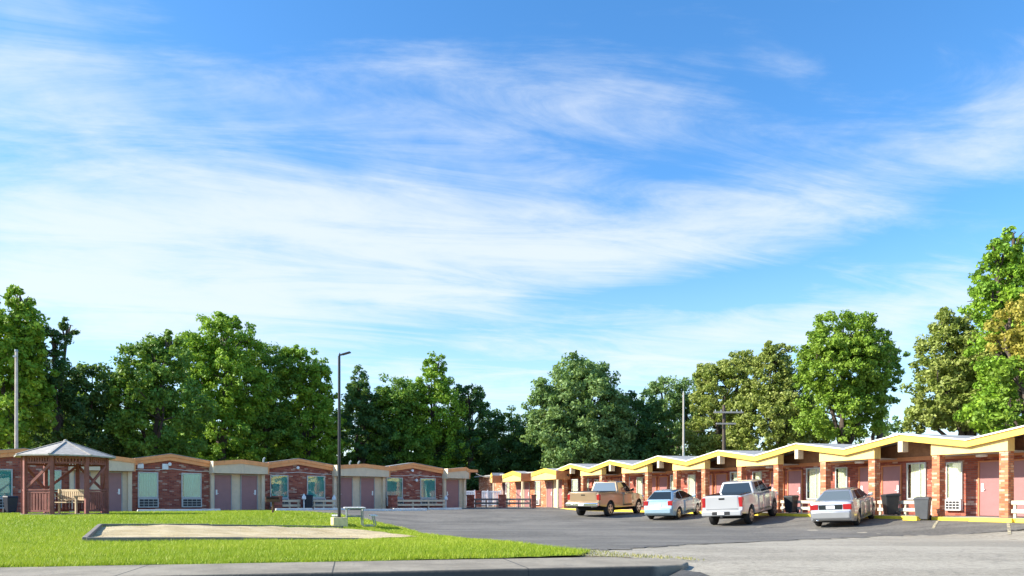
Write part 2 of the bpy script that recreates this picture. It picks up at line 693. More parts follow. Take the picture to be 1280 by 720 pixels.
def build_ground():
    def axis(lo, hi, step, far):
        a = list(np.arange(lo, hi + step / 2, step))
        t = step
        p = hi
        while p < far:
            t *= 1.35
            p += t
            a.append(p)
        t, p = step, lo
        while p > -far:
            t *= 1.35
            p -= t
            a.insert(0, p)
        return np.array(a)
    xs, ys = axis(-45, 40, 1.0, 1500), axis(-6, 75, 1.0, 1500)
    X, Y = np.meshgrid(xs, ys)
    Z = gz(X, Y)
    v = np.stack([X.ravel(), Y.ravel(), Z.ravel()], 1)
    nx, ny = len(xs), len(ys)
    f = [(j * nx + i, j * nx + i + 1, (j + 1) * nx + i + 1, (j + 1) * nx + i) for j in range(ny - 1) for i in range(nx - 1)]
    me = bpy.data.meshes.new('ground')
    me.from_pydata(v.tolist(), [], f)
    me.polygons.foreach_set('use_smooth', [True] * len(me.polygons))
    me.materials.append(MATS['dirt'])
    o = bpy.data.objects.new('ground', me)
    COL.objects.link(o)
    tag(o, kind='structure')


build_ground()


def kline(x, q):
    """point at distance q behind the front edge of the kerb, at the given x of that edge"""
    t = (x - K0[0]) / KD[0]
    p = K0 + KD * t + KN * q
    return (float(p[0]), float(p[1]))


# lawn outline
lawn_front = [kline(-34, 1.56), kline(-12, 1.55), kline(-6.7, 1.60), kline(-2, 1.60), at(620, 700), at(725, 696.5)]
lawn_back = [at(*p) for p in ((738, 692), (700, 688.5), (640, 681), (600, 677), (560, 671.5), (528, 668), (506, 661), (485, 656.5), (468, 652.5), (447, 647.5), (425, 643.5), (400, 641.5))]
back_l = [wing_pt(OL, DL, NL, s, -5.2) for s in (3, -2, -8, -16)]
rag = []
for (a, b) in zip(lawn_front[:-1], lawn_front[1:]):
    n_ = max(2, int(math.dist(a, b) / .16))
    for q_ in range(n_):
        t_ = q_ / n_
        w_ = random.uniform(-.09, .05)
        rag.append((a[0] + (b[0] - a[0]) * t_, a[1] + (b[1] - a[1]) * t_ + w_))
lawn_front = rag + [lawn_front[-1]]
LAWN = lawn_front + lawn_back + back_l

# asphalt: old pale apron under everything, darker lot above with a ragged front
apron = [kline(2.2, 1.8), (2.35, 9.3), (2.35, -5.5), (60, -5.5), (60, 60), (30, 72), (-6, 72), (-30, 42), (-40, 30), (-36, 24), (-8, 24), (-2, 15), (0.5, 12.2)]
sheet('driveway', apron, 'asphalt_apron', .008)
edge = []
pts = [(728, 687.5), (765, 688), (800, 686), (850, 682.5), (905, 679.5), (960, 677), (1030, 674.5), (1100, 671.5), (1180, 668.5), (1235, 665), (1290, 661), (1400, 654)]
for (a, b) in zip(pts[:-1], pts[1:]):
    for k in range(9):
        t = k / 9
        p = at(a[0] + (b[0] - a[0]) * t, a[1] + (b[1] - a[1]) * t)
        edge.append((p[0] + random.uniform(-.2, .2), p[1] + random.uniform(-.42, .42)))
lot = edge + [(46, 24), (46, 60), (30, 72), (-6, 72), (-30, 42), (-40, 32), (-36, 25), (-14, 25), (-5.5, 25.5), (-4.2, 22.5), (-2.6, 19.6), (-1.7, 17.5), (-.2, 15.6), (.3, 14.2), (1.1, 13.4)]
sheet('parking_lot', lot, 'asphalt_lot', .018)
sheet('road', [(-60, -5.5), (2.34, -5.5), (2.34, 9.2), kline(2.3, .35), kline(-60, .35)], 'asphalt_road', .012)
sheet('lawn_soil', LAWN, 'lawn_ground', .032, 1.0)

# the sidewalk-wide kerb in front of the lawn, with its rounded end
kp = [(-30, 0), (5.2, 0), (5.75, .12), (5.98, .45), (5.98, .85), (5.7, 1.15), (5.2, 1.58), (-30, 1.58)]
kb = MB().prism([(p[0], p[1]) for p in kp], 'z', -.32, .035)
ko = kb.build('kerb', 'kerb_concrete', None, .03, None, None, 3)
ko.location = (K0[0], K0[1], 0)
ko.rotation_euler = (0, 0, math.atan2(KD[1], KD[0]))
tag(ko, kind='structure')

# ------------------------------------------------------------------ grass
def grass(name, n, poly, hmin, hmax, width, seed, dens_pow=1.0, tint=None):
    r = np.random.default_rng(seed)
    P = np.array(poly)
    x0, x1, y0, y1 = P[:, 0].min(), P[:, 0].max(), P[:, 1].min(), P[:, 1].max()

    def inside(x, y):
        c = np.zeros(len(x), bool)
        j = len(P) - 1
        for i in range(len(P)):
            xi, yi, xj, yj = P[i, 0], P[i, 1], P[j, 0], P[j, 1]
            c ^= ((yi > y) != (yj > y)) & (x < (xj - xi) * (y - yi) / (yj - yi + 1e-12) + xi)
            j = i
        return c
    X, Y = np.empty(0), np.empty(0)
    while len(X) < n:
        m = n * 3
        t = r.random(m)
        y = 1 / (1 / y0 + t * (1 / y1 - 1 / y0))          # more blades near the viewer's side of the lawn
        x = x0 + (x1 - x0) * r.random(m)
        k = inside(x, y) & (np.abs(x) < .76 * y + 1.0)
        X, Y = np.append(X, x[k]), np.append(Y, y[k])
    X, Y = X[:n], Y[:n]
    Z = gz(X, Y) + .03
    patch = .5 + .5 * np.sin(X * 1.3 + 2 * np.sin(Y * .9)) * np.sin(Y * 1.7 + 1.5 * np.sin(X * .7))
    h = (hmin + (hmax - hmin) * r.random(n)) * (.75 + .5 * patch)
    far = np.clip(Y / 14, 1, 2.6)
    w = width * far * (.7 + .6 * r.random(n))
    a = r.random(n) * 2 * np.pi
    la = r.random(n) * 2 * np.pi
    ln = h * (.2 + .7 * r.random(n))
    V = np.empty((n, 3, 3))
    V[:, 0] = np.stack([X - np.cos(a) * w / 2, Y - np.sin(a) * w / 2, Z], 1)
    V[:, 1] = np.stack([X + np.cos(a) * w / 2, Y + np.sin(a) * w / 2, Z], 1)
    V[:, 2] = np.stack([X + np.cos(la) * ln, Y + np.sin(la) * ln, Z + h], 1)
    me = bpy.data.meshes.new(name)
    me.vertices.add(n * 3)
    me.vertices.foreach_set('co', V.ravel())
    me.loops.add(n * 3)
    me.loops.foreach_set('vertex_index', np.arange(n * 3, dtype=np.int32))
    me.polygons.add(n)
    me.polygons.foreach_set('loop_start', np.arange(0, n * 3, 3, dtype=np.int32))
    me.update(calc_edges=True)
    c0, c1, c2 = (np.array(c) for c in (tint or ((.27, .37, .014), (.42, .50, .022), (.52, .50, .08))))
    wide = .5 + .5 * np.sin(X * .42 + 1.7 * np.sin(Y * .31)) * np.sin(Y * .55 + 1.2 * np.sin(X * .23 + 2))
    u = np.clip(.35 * patch + .45 * wide + .35 * r.random(n) - .1, 0, 1)[:, None]
    c = c0 * (1 - u) + c1 * u
    dry = (r.random(n) < .04 + .16 * wide * patch)[:, None]
    c = np.where(dry, c2, c)
    at_ = me.color_attributes.new('tint', 'FLOAT_COLOR', 'CORNER')
    full = np.ones((n, 3, 4))
    full[:, :, :3] = c[:, None, :]
    at_.data.foreach_set('color', full.ravel())
    me.materials.append(MATS['grass_blades'])
    o = bpy.data.objects.new(name, me)
    COL.objects.link(o)
    return o


# ------------------------------------------------------------------ sand pit
SBOX = [at(112, 678.2), at(126, 661.8), at(300, 661.6), at(430, 663.7), at(480, 667.2), at(524, 673.7), at(450, 676.7), at(300, 677.4)]
cxs = sum(p[0] for p in SBOX) / len(SBOX)
cys = sum(p[1] for p in SBOX) / len(SBOX)
sheet('sand', SBOX, 'sand', .085, .4, lambda x, y: .018 * math.sin(x * 1.9) * math.sin(y * 1.3) + .012 * math.sin(x * 5 + y * 3))


def hole_poly(poly, hole):
    return poly


tb = thing('sandbox_frame', 'weathered grey timber edging around the sand pit on the lawn', 'sandbox', (*SBOX[0], float(gz(*SBOX[0]))))


def timber(a, b, z=.075, w=.10, h=.12):
    mb = MB()
    o = Vector(tb.location)
    pa = Vector((a[0], a[1], float(gz(*a)) + z)) - o
    pb = Vector((b[0], b[1], float(gz(*b)) + z)) - o
    mb.bar(pa, pb, w, h)
    mb.build('timber', 'grey_wood', tb, .012)


timber(at(106, 679.8), at(125, 661.2), .08)
timber(at(125, 660.8), at(262, 660.4))
timber(at(263, 660.5), at(428, 661.6), .06)
timber(at(108, 679.8), at(304, 678.8))
timber(at(303, 677.4), at(448, 677.8), .05)

# blades, kept off the sand
grass_poly = lawn_front + lawn_back + back_l
go = grass('grass', 260000, grass_poly, .035, .085, .010, 3)
me = go.data


def cull_sand():
    n = len(me.polygons)
    co = np.empty(n * 9)
    me.vertices.foreach_get('co', co)
    co = co.reshape(n, 3, 3)
    x, y = co[:, 0, 0], co[:, 0, 1]
    P = np.array(SBOX)
    c = np.zeros(n, bool)
    j = len(P) - 1
    for i in range(len(P)):
        xi, yi, xj, yj = P[i, 0], P[i, 1], P[j, 0], P[j, 1]
        c ^= ((yi > y) != (yj > y)) & (x < (xj - xi) * (y - yi) / (yj - yi + 1e-12) + xi)
        j = i
    co[c, :, 2] -= 1.0        # under the ground
    me.vertices.foreach_set('co', co.ravel())


cull_sand()
tag(go, 'bright green mown grass of the front lawn', 'grass', None, 'stuff')
# rough weeds where the kerb ends and along the worn edge
wp = [at(720, 697), at(728, 689), at(780, 694), at(870, 701), at(886, 704), at(800, 700)]
wo = grass('weeds', 800, wp, .012, .04, .014, 9, 1.0, ((.26, .26, .06), (.40, .36, .14), (.46, .38, .20)))
tag(wo, 'thin dry weeds on the dirt beside the end of the kerb', 'weeds', None, 'stuff')

# ------------------------------------------------------------------ building parts


def curtain(name, m, parent, x0, x1, y, z0, z1, amp=.012, nf=9):
    n = nf * 6
    v, f = [], []
    for i in range(n + 1):
        t = i / n
        x = x0 + (x1 - x0) * t
        yy = y + amp * math.sin(t * nf * 2 * math.pi + 1.1 * math.sin(t * 9))
        v += [(x, yy, z0), (x, yy, z1)]
    for i in range(n):
        f.append((2 * i, 2 * i + 2, 2 * i + 3, 2 * i + 1))
    return MB().add(v, f).build(name, m, parent, 0, 60)


def window(parent, x0, x1, z0, z1, y, cm, mull=False, fw=.05):
    """framed pane standing proud of the wall plane y (front is -y)"""
    mb = MB()
    yo, yi = y - .07, y - .002
    mb.box(x0, x0 + fw, yo, yi, z0, z1)
    mb.box(x1 - fw, x1, yo, yi, z0, z1)
    mb.box(x0 + fw, x1 - fw, yo, yi, z1 - fw, z1)
    mb.box(x0 + fw, x1 - fw, yo, yi, z0, z0 + fw)
    if mull:
        xm = x0 + (x1 - x0) * .70
        mb.box(xm - .02, xm + .02, yo + .005, yi, z0 + fw, z1 - fw)
    w = mb.build('window', 'window_frame', parent, .006)
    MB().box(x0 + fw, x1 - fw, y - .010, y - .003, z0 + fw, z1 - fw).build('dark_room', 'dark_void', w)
    gap = (x1 - x0 - 2 * fw) * (random.choice((.0, .0, .08, .22)) if cm == 'curtain_teal' else random.choice((.06, .16, .26)))
    curtain('curtain', cm, w, x0 + fw + gap, x1 - fw, y - .025, z0 + fw, z1 - fw, .012, max(4, int((x1 - x0) * 9)))
    MB().box(x0 + fw, x1 - fw, yo + .018, yo + .022, z0 + fw, z1 - fw).build('pane', 'pane' if cm == 'curtain_teal' else 'pane_clear', w)
    return w


def air_con(parent, x0, x1, z0, z1, y, m='white_metal'):
    a = MB().box(x0, x1, y - .16, y - .002, z0, z1).build('air_conditioner', m, parent, .012)
    g_ = MB()
    nx = 4
    w = (x1 - x0 - .10) / nx
    h = (z1 - z0 - .10) / 3
    for i in range(nx):
        for j in range(3):
            g_.box(x0 + .05 + i * w + .012, x0 + .05 + (i + 1) * w - .012, y - .168, y - .158, z0 + .05 + j * h + .012, z0 + .05 + (j + 1) * h - .012)
    g_.build('grille', 'plastic_dark', a)
    return a


def door(parent, x0, x1, z1, y, side=1, frame='jamb_grey', dm='door_mauve'):
    leaf = MB().box(x0 + .05, x1 - .05, y - .05, y - .004, .02, z1 - .05).build('door', dm, parent, .004)
    fr = MB()
    fr.box(x0, x0 + .05, y - .08, y - .002, 0, z1).box(x1 - .05, x1, y - .08, y - .002, 0, z1)
    fr.box(x0 + .05, x1 - .05, y - .08, y - .002, z1 - .05, z1)
    fr.build('door_frame', frame, leaf)
    hx = x1 - .16 if side > 0 else x0 + .16
    hd = MB()
    hd.box(hx - .045, hx + .045, y - .066, y - .05, .92, 1.22)
    hd.bar((hx, y - .09, 1.0), (hx - .11 * side, y - .09, 1.0), .025, .025)
    hd.bar((hx, y - .06, 1.0), (hx, y - .1, 1.0), .025, .025)
    hd.build('handle', 'white_metal', leaf)
    return leaf


# ---- right wing -------------------------------------------------------------
ZR = .243
PER = 5.35
rw = thing('motel_wing', 'long motel wing with yellow zigzag fascia, brick columns and mauve doors facing the parked cars', 'motel building',
           (*[float(v) * SCW for v in OR], ZR), AR)
rw.scale = (SCW, SCW, SCW)
VT, PT, FH = 2.77, 3.19, .27        # valley top, peak top, fascia height
KS = range(-2, 6)
WY = 1.25


def roof_z(x):
    """height of the roof edge at local x (peaks at multiples of the period)"""
    t = abs(((x / PER + .5) % 1) - .5) * 2
    return PT - (PT - VT) * t


def zig(x0, x1):
    xs = [x0]
    k = math.ceil(x0 / (PER / 2) + 1e-6)
    while k * PER / 2 < x1 - 1e-6:
        xs.append(k * PER / 2)
        k += 1
    xs.append(x1)
    return xs


XA, XB = -PER * 5.5, PER * 2.5


def fascia(parent, name, m, x0, x1, y0, y1, dz0, dz1, zf=roof_z):
    mb = MB()
    xs = zig(x0, x1)
    for a, b in zip(xs[:-1], xs[1:]):
        mb.hexa([(a, y0, zf(a) + dz0), (b, y0, zf(b) + dz0), (b, y1, zf(b) + dz0), (a, y1, zf(a) + dz0)],
                [(a, y0, zf(a) + dz1), (b, y0, zf(b) + dz1), (b, y1, zf(b) + dz1), (a, y1, zf(a) + dz1)])
    return mb.build(name, m, parent)


fascia(rw, 'fascia', 'fascia_yellow', XA, XB, -.34, -.28, -FH, -.035)
fascia(rw, 'drip_edge', 'trim_white', XA, XB, -.39, -.24, -.033, .02)


def folded_roof(parent, name, m, x0, x1, y0, y1, dz, rise, thick):
    mb = MB()
    xs = zig(x0, x1)
    for a, b in zip(xs[:-1], xs[1:]):
        za, zb = roof_z(a) + dz, roof_z(b) + dz
        mb.hexa([(a, y0, za - thick), (b, y0, zb - thick), (b, y1, zb - thick + rise), (a, y1, za - thick + rise)],
                [(a, y0, za), (b, y0, zb), (b, y1, zb + rise), (a, y1, za + rise)])
    return mb.build(name, m, parent)


folded_roof(rw, 'roof', 'roof_membrane', XA, XB, -.238, 8.6, .012, .14, .06)
folded_roof(rw, 'soffit', 'soffit', XA, XB, -.276, WY - .004, -.055, .04, .03)
# slab (walk) with yellow painted edge
slab = MB().box(-PER * 8.6, XB + 1, -.62, WY, -.4, -.004).build('walkway', 'concrete', rw)
ye = MB().box(-PER * 8.6, XB + 1, -.78, -.624, -.4, -.012).build('walkway_edge', 'yellow_paint', rw, .02)
# room block behind
blk = MB()
blk.box(XA, XB, WY, 8.3, 0, 2.30)
blk.build('wall', 'brick', rw)
gw = MB()
xs = zig(XA, XB)
for a, b in zip(xs[:-1], xs[1:]):
    gw.hexa([(a, WY + .02, 2.302), (b, WY + .02, 2.302), (b, 8.2, 2.302), (a, 8.2, 2.302)],
            [(a, WY + .02, roof_z(a) - .06), (b, WY + .02, roof_z(b) - .06), (b, 8.2, roof_z(b) + .06), (a, 8.2, roof_z(a) + .06)])
gw.build('gable_panel', 'gable_wood', rw)
MB().box(XA, XB, WY - .06, WY - .003, 2.20, 2.36).build('bounce_band', 'orange_trim_and_light', rw)  # orange bounce light along the wall top, put in as a coloured strip
for k in KS:
    p = -PER * k                       # local x of the peak
    for (a, b) in ((-1.63, -1.32), (1.20, 1.51)):
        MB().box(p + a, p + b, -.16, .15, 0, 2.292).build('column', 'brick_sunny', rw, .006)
    # header panel around the valley on the near side of this peak
    hp = MB()
    x0, xv, x1 = p + 1.19, p + PER / 2, p + PER - 1.31
    prof = [(x0, 2.29), (x1, 2.29), (x1, roof_z(x1) - FH + .05), (xv, roof_z(xv) - FH + .05), (x0, roof_z(x0) - FH + .05)]
    hp.prism(prof, 'y', -.20, .17)
    hp.build('header_panel', 'panel_cream', rw)
    # ridge beam
    MB().box(p - .10, p + .10, -.355, -.02, 2.48, 2.90).build('ridge_beam', 'cream_paint', rw, .008)
    if k >= -1:
        window(rw, p - .92, p - .06, .62, 2.12, WY, 'curtain_pale', True, .06)
        door(rw, p - 2.10, p - 1.16, 2.06, WY, 1, 'orange_trim_and_light')
        window(rw, p + .80, p + 1.46, .64, 2.08, WY, 'curtain_pale', False, .05)
        air_con(rw, p + .80, p + 1.46, .20, .62, WY)
        door(rw, p + 2.08, p + 3.0, 2.06, WY, -1, 'orange_trim_and_light')
        cl = MB()
        cl.lathe([(2.185, .17), (2.20, .19), (2.27, .19), (2.285, .17)], 'z', 20, (p + 2.5, .75, 0))
        cl.build('ceiling_light', 'white_metal', rw, 0, 40)
        MB().box(p + 1.0, p + 4.0, .2, WY - .01, 2.29, 2.33).build('porch_ceiling', 'soffit', rw)

# far rooms of this wing: flush brick with little gabled canopies sticking out over the doors
fx0 = -PER * 5.5 - .002
FX1 = -46.0
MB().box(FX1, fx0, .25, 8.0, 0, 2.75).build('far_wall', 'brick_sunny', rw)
MB().box(FX1 - .2, fx0 - .01, -.15, 8.2, 2.76, 2.86).build('far_roof', 'roof_membrane', rw)


def canopy(parent, xa, xb, y0, y1, zb, zf, ze, zp, mp, mf, end_lo, end_hi, endm_lo, endm_hi, xm=None):
    """door canopy: panel below a shallow gabled fascia; ends get a board of their own"""
    xm = (xa + xb) / 2 if xm is None else xm
    pr = [(xa, zb), (xb, zb), (xb, zf), (xm, zf + (zp - ze)), (xa, zf)]
    c = MB().prism(pr, 'y', y0, y1).build('canopy', mp, parent)
    fr = [(xa - .02, zf), (xm, zf + (zp - ze)), (xb + .02, zf), (xb + .02, ze), (xm, zp), (xa - .02, ze)]
    fm = MB()
    for (q0, q1) in ((0, 1), (1, 2)):
        a, b = fr[q0], fr[q1]
        ta, tb_ = (fr[5], fr[4]) if q0 == 0 else (fr[4], fr[3])
        fm.prism([a, b, tb_, ta], 'y', y0 - .06, y0 - .004)
    fm.build('canopy_fascia', mf, c)
    top = [(xa - .02, ze - .05), (xm, zp - .05), (xb + .02, ze - .05), (xb + .02, ze), (xm, zp), (xa - .02, ze)]
    tm = MB()
    tm.prism([top[0], top[1], top[4], top[5]], 'y', y0 - .001, y1)
    tm.prism([top[1], top[2], top[3], top[4]], 'y', y0 - .001, y1)
    tm.build('canopy_roof', 'roof_membrane', c)
    for use, x, m_, sg in ((end_lo, xa, endm_lo, -1), (end_hi, xb, endm_hi, 1)):
        if use:
            e = MB()
            x_out, x_in = x + sg * .035, x + sg * .003
            e.box(min(x_out, x_in), max(x_out, x_in), y0 - .07, y1, zb - .02, ze + .02)
            e.build('canopy_end', m_, c)  # sunlit end paler, shaded end deeper: light put into the end colours
    return c


for (pa, pb, lo, hi) in ((706, 665, -.85, .25), (662, 629, -.85, .25), (626, 613.5, -.85, .25)):
    s0 = s_of(OR, DR, NR, pa - 10, -.85)
    s1 = s_of(OR, DR, NR, pb, -.85)
    xa, xb = -s1, -s0
    canopy(rw, xa, xb, -.85, .246, 2.12, 2.42, 2.72, 2.98, 'panel_cream', 'fascia_yellow', True, True, 'cream_paint', 'orange_trim_and_light', xa * .45 + xb * .55)
    for t in (.12, .55):
        door(rw, xa + (xb - xa) * t, xa + (xb - xa) * t + .95, 2.06, .25, 1, 'jamb_grey')
    MB().box(xa + (xb - xa) * .40, xa + (xb - xa) * .52, .19, .247, 0, 2.11).build('pilaster', 'cream_paint', rw)
    MB().box(xb - .16, xb - .04, -.78, -.66, 0, 2.10).build('canopy_post', 'cream_paint', rw)
    window(rw, xb + .35, xb + 1.25, .65, 2.1, .25, 'curtain_pale', False)
    air_con(rw, xb + .35, xb + 1.25, .2, .63, .25)
    fl = MB().lathe([(0, .05), (.12, .09)], 'y', 12, (xb + .1, -.05, 2.4))
    fl.build('floodlight', 'plastic_dark', rw)
# two roof vents
for x, y in ((-9.2, 3.0), (-17.5, 2.6)):
    MB().tube([(x, y, 2.7), (x, y, 3.55)], .06, 8).build('vent_pipe', 'galv', rw)

# ---- left wing --------------------------------------------------------------
ZL = .26
lw = thing('motel_wing', 'shaded motel wing with peach gabled fascia and teal curtained windows behind the lawn', 'motel building',
           (*[float(v) for v in OL], ZL), AL)


def sl(px, n=0.0):
    return s_of(OL, DL, NL, px, n)


BX0, BX1 = -17.0, sl(580)
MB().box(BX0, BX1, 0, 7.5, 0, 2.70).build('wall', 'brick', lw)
rf = MB()
# flat roof deck behind the fascia
rf.box(BX0 - .1, BX1 + .3, .31, 7.7, 2.705, 2.80)
rf.build('roof', 'roof_membrane', lw)
MB().box(BX0 - .5, BX1 + .3, -1.5, -.002, -.4, -.02).build('walkway', 'concrete', lw)

bricks = [(-9.5, sl(86)), (sl(164.5), sl(262)), (sl(330), sl(415.5)), (sl(480.5), sl(553))]
peaks = [sl(30), sl(212), sl(372), sl(515)]
for (a, b), pk in zip(bricks, peaks):
    # broad gable: brick infill, lower band and upper band of the fascia
    MB().prism([(a, 2.702), (b, 2.702), (b, 2.72), (pk, 3.05), (a, 2.72)], 'y', .0, .30).build('gable_wall', 'brick', lw)
    for nm, m_, y0, lo, hi in (('fascia', 'fascia_peach', -.14, -.36, -.16), ('fascia_cap', 'fascia_peach', -.20, -.157, .0)):
        mb = MB()
        for (x0, z0, x1, z1) in ((a, 2.86, pk, 3.20), (pk, 3.20, b, 2.86)):
            mb.prism([(x0, z0 + lo), (x1, z1 + lo), (x1, z1 + hi), (x0, z0 + hi)], 'y', y0, .28)
        mb.build(nm, m_, lw)
    mb = MB()
    for (x0, z0, x1, z1) in ((a, 2.86, pk, 3.20), (pk, 3.20, b, 2.86)):
        mb.prism([(x0, z0 + .003), (x1, z1 + .003), (x1, z1 + .03), (x0, z0 + .03)], 'y', -.22, .6)
    mb.build('roof_edge', 'roof_membrane', lw)

doors = [((sl(86), sl(164.5)), [(sl(92), sl(113), 1), (sl(130), sl(152.5), 1)]),
         ((sl(262), sl(330)), [(sl(266.5), sl(289), -1), (sl(300), sl(321.5), 1)]),
         ((sl(415.5), sl(480.5)), [(sl(421), sl(440), -1), (sl(449.5), sl(467.5), 1)]),
         ((sl(553), sl(581)), [(sl(556), sl(573), -1)])]
for i, ((a, b), ds) in enumerate(doors):
    MB().box(a + .01, b - .01 if i < 3 else BX1 - .01, -.03, -.003, 0, 2.16).build('door_surround', 'panel_beige', lw)
    for x0, x1, sd_ in ds:
        door(lw, x0, x1, 2.12, -.032, sd_)
    for x in ((a + .02, a + .20), (b - .22, b - .02)):
        MB().box(x[0], x[1], -.20, -.034, 0, 2.16).build('pilaster', 'panel_beige', lw, .006)
    if i < 3:
        canopy(lw, a, b, -.66, -.004, 2.17, 2.60, 2.84, 3.00, 'panel_beige', 'fascia_peach', True, True, 'cream_paint', 'fascia_peach')
    else:
        canopy(lw, a, sl(586, -.6), -.66, -.004, 2.17, 2.60, 2.84, 3.00, 'panel_beige', 'fascia_peach', True, True, 'cream_paint', 'fascia_peach', sl(586, -.6) - .3)
        MB().box(sl(586, -.6) + .05, sl(596, -.3), -.45, .2, 2.66, 2.86).build('beam_end', 'fascia_peach', lw)

wins = [(-10, 15.5, False), (54, 76.5, True), (172, 197.5, True), (226.5, 251.5, True), (337.5, 360, False), (383.5, 406, False), (482.5, 503, False), (525, 544, False)]
for px0, px1, ac in wins:
    x0, x1 = sl(px0), sl(px1)
    window(lw, x0, x1, .74, 2.16, 0, 'curtain_teal', False, .055)
    air_con(lw, x0, x1, .20, .72, 0, 'window_frame')
for px, z in ((175, 2.50), (206, 2.48)):
    x = sl(px)
    MB().box(x - .16, x + .16, -.14, -.003, z - .16, z + .16).build('wall_lamp', 'white_metal', lw, .02)
for px, z in ((211, 2.62), (371, 2.63), (514, 2.66), (519, 2.0)):
    x = sl(px)
    f_ = MB()
    f_.lathe([(-.22, .085), (-.20, .10), (-.08, .05), (-.003, .05)], 'y', 14, (x, 0, z))
    f_.build('floodlight', 'white_metal', lw, 0, 40)
for px in (345, 455, 466):
    MB().tube([(sl(px), 2.0, 2.8), (sl(px), 2.0, 3.2), (sl(px) + .1, 2.0, 3.3)], .06, 8).build('vent_pipe', 'galv', lw)

# wire looped along the facade of the left wing
for i, (a, b) in enumerate(((164.5, 262), (330, 416), (480.5, 553))):
    pts = []
    for k in range(25):
        t = k / 24
        x = sl(a) + (sl(b) - sl(a)) * t
        z = 2.27 + .10 * (math.sin(math.pi * t) ** .7) - .07 * abs(math.sin(2 * math.pi * t))
        p = wing_pt(OL, DL, NL, x, -.045 if .06 < t < .94 else -.02)
        pts.append((p[0], p[1], z + ZL))
    w = MB().tube(pts, .018, 6).build('cable', 'trim_white')
    tag(w, ['pale wire sagging above the two windows nearest the gazebo', 'pale wire sagging above the two windows behind the charcoal grill',
            'pale wire sagging above the two windows beside the far end door'][i], 'cable')
p0 = wing_pt(OL, DL, NL, sl(592), -.3)
p1 = wing_pt(OR, DR, NR, s_of(OR, DR, NR, 614, -.9), -.9)
pts = [(p0[0] + (p1[0] - p0[0]) * t / 12, p0[1] + (p1[1] - p0[1]) * t / 12, 2.84 + .22 * t / 12 - .15 * math.sin(math.pi * t / 12)) for t in range(13)]
tag(MB().tube(pts, .035, 6).build('cable', 'trim_white'), 'pale overhead cable spanning the dark gap between the two wings', 'cable')

# ------------------------------------------------------------------ gap fence
ft = thing('vinyl_fence', 'white panel fence closing the gap between the two wings', 'fence', (0, 0, 0))
fa, fb = np.array(((577 - HX) / F * 66, 66.0)), np.array(((626 - HX) / F * 66, 66.0))
ft.location = (float(fa[0]), 66.0, float(gz(fa[0], 66)))
L = float(fb[0] - fa[0])
npan = 3
for i in range(npan):
    mb = MB()
    x0, x1 = L * i / npan + .06, L * (i + 1) / npan - .06
    k = 7
    for j in range(k):
        a = x0 + (x1 - x0) * j / k
        b = x0 + (x1 - x0) * (j + 1) / k - .03
        mb.box(a, b, -.02, .02, .12, 1.42)
    mb.box(x0, x1, -.035, -.022, .16, .28)
    mb.box(x0, x1, -.035, -.022, 1.28, 1.40)
    mb.build('fence_panel', 'vinyl_white', ft)
for i in range(npan + 1):
    MB().box(L * i / npan - .058, L * i / npan + .058, -.06, .06, 0, 1.50).build('fence_post', 'vinyl_white', ft, .01)

# ------------------------------------------------------------------ brick piers and low rails


def pier(x, y, h, label, rz, w=.46, z=None):
    z = float(gz(x, y)) if z is None else z
    t = thing('brick_pier', label, 'brick pier', (x, y, z - .02), rz, 'low brick piers')
    MB().box(-w / 2, w / 2, -w / 2, w / 2, 0, h).build('shaft', 'brick', t, .008)
    MB().box(-w / 2 - .03, w / 2 + .03, -w / 2 - .03, w / 2 + .03, h + .002, h + .07).build('cap', 'brick', t, .01)
    return t


def rail(p, q, z, label, m='trim_white', hs_=(.30, .58), nb=3, group='low two board rails'):
    p, q = Vector((p[0], p[1])), Vector((q[0], q[1]))
    d = q - p
    t = thing('rail_fence', label, 'low railing', (p.x, p.y, z), math.atan2(d.y, d.x), group)
    Ln = d.length
    for i in range(nb):
        x = .1 + (Ln - .2) * i / (nb - 1)
        MB().box(x - .045, x + .045, -.03, .05, 0, hs_[1] - .01).build('post', m, t)
    for h in hs_:
        MB().box(0, Ln, -.075, -.034, h - .07, h + .07).build('rail', m, t, .006)
    return t


def lwp(px, n):
    return wing_pt(OL, DL, NL, sl(px, n), n)


pier(*lwp(346.5, -1.0), .80, 'short brick pier right behind the charcoal grill', AL)
rail(lwp(349, -1.0), lwp(375, -1.0), ZL - .02, 'pale two board rail between the charcoal grill and the black bin', 'panel_beige')
rail(lwp(391, -1.0), lwp(418, -1.0), ZL - .02, 'pale two board rail between the black bin and the lamp post', 'panel_beige')
pier(*lwp(491, -1.0), .88, 'brick pier at the left end of the long rail beside the far window pair', AL)
rail(lwp(494.5, -1.0), lwp(556, -1.0), ZL - .02, 'long pale rail running from the brick pier to the last door of the shaded wing', 'panel_beige', (.30, .58), 4)


def gp(px, Y):
    return ((px - HX) / F * Y, Y)


pier(*gp(588, 57), .96, 'low brick pier just right of the shaded wing end', 0.1, .56)
pier(*gp(598, 63.5), 1.35, 'tallest brick pier, standing against the white fence', 0.1, .5)
pier(*gp(627.5, 57), .98, 'brick pier in the middle of the rails, below the end of the sunny wing', .1, .56)
pier(*gp(667, 57), .98, 'brick pier at the right end of the rails, nearest the gold pickup', .1, .36)
rail(gp(592.5, 57), gp(623, 57), float(gz(*gp(606, 57))), 'weathered rail between the low pier and the middle pier before the white fence', 'grey_wood', (.36, .66))
rail(gp(632, 57), gp(665, 57), float(gz(*gp(648, 57))), 'weathered rail between the middle pier and the pier nearest the gold pickup', 'grey_wood', (.36, .66))

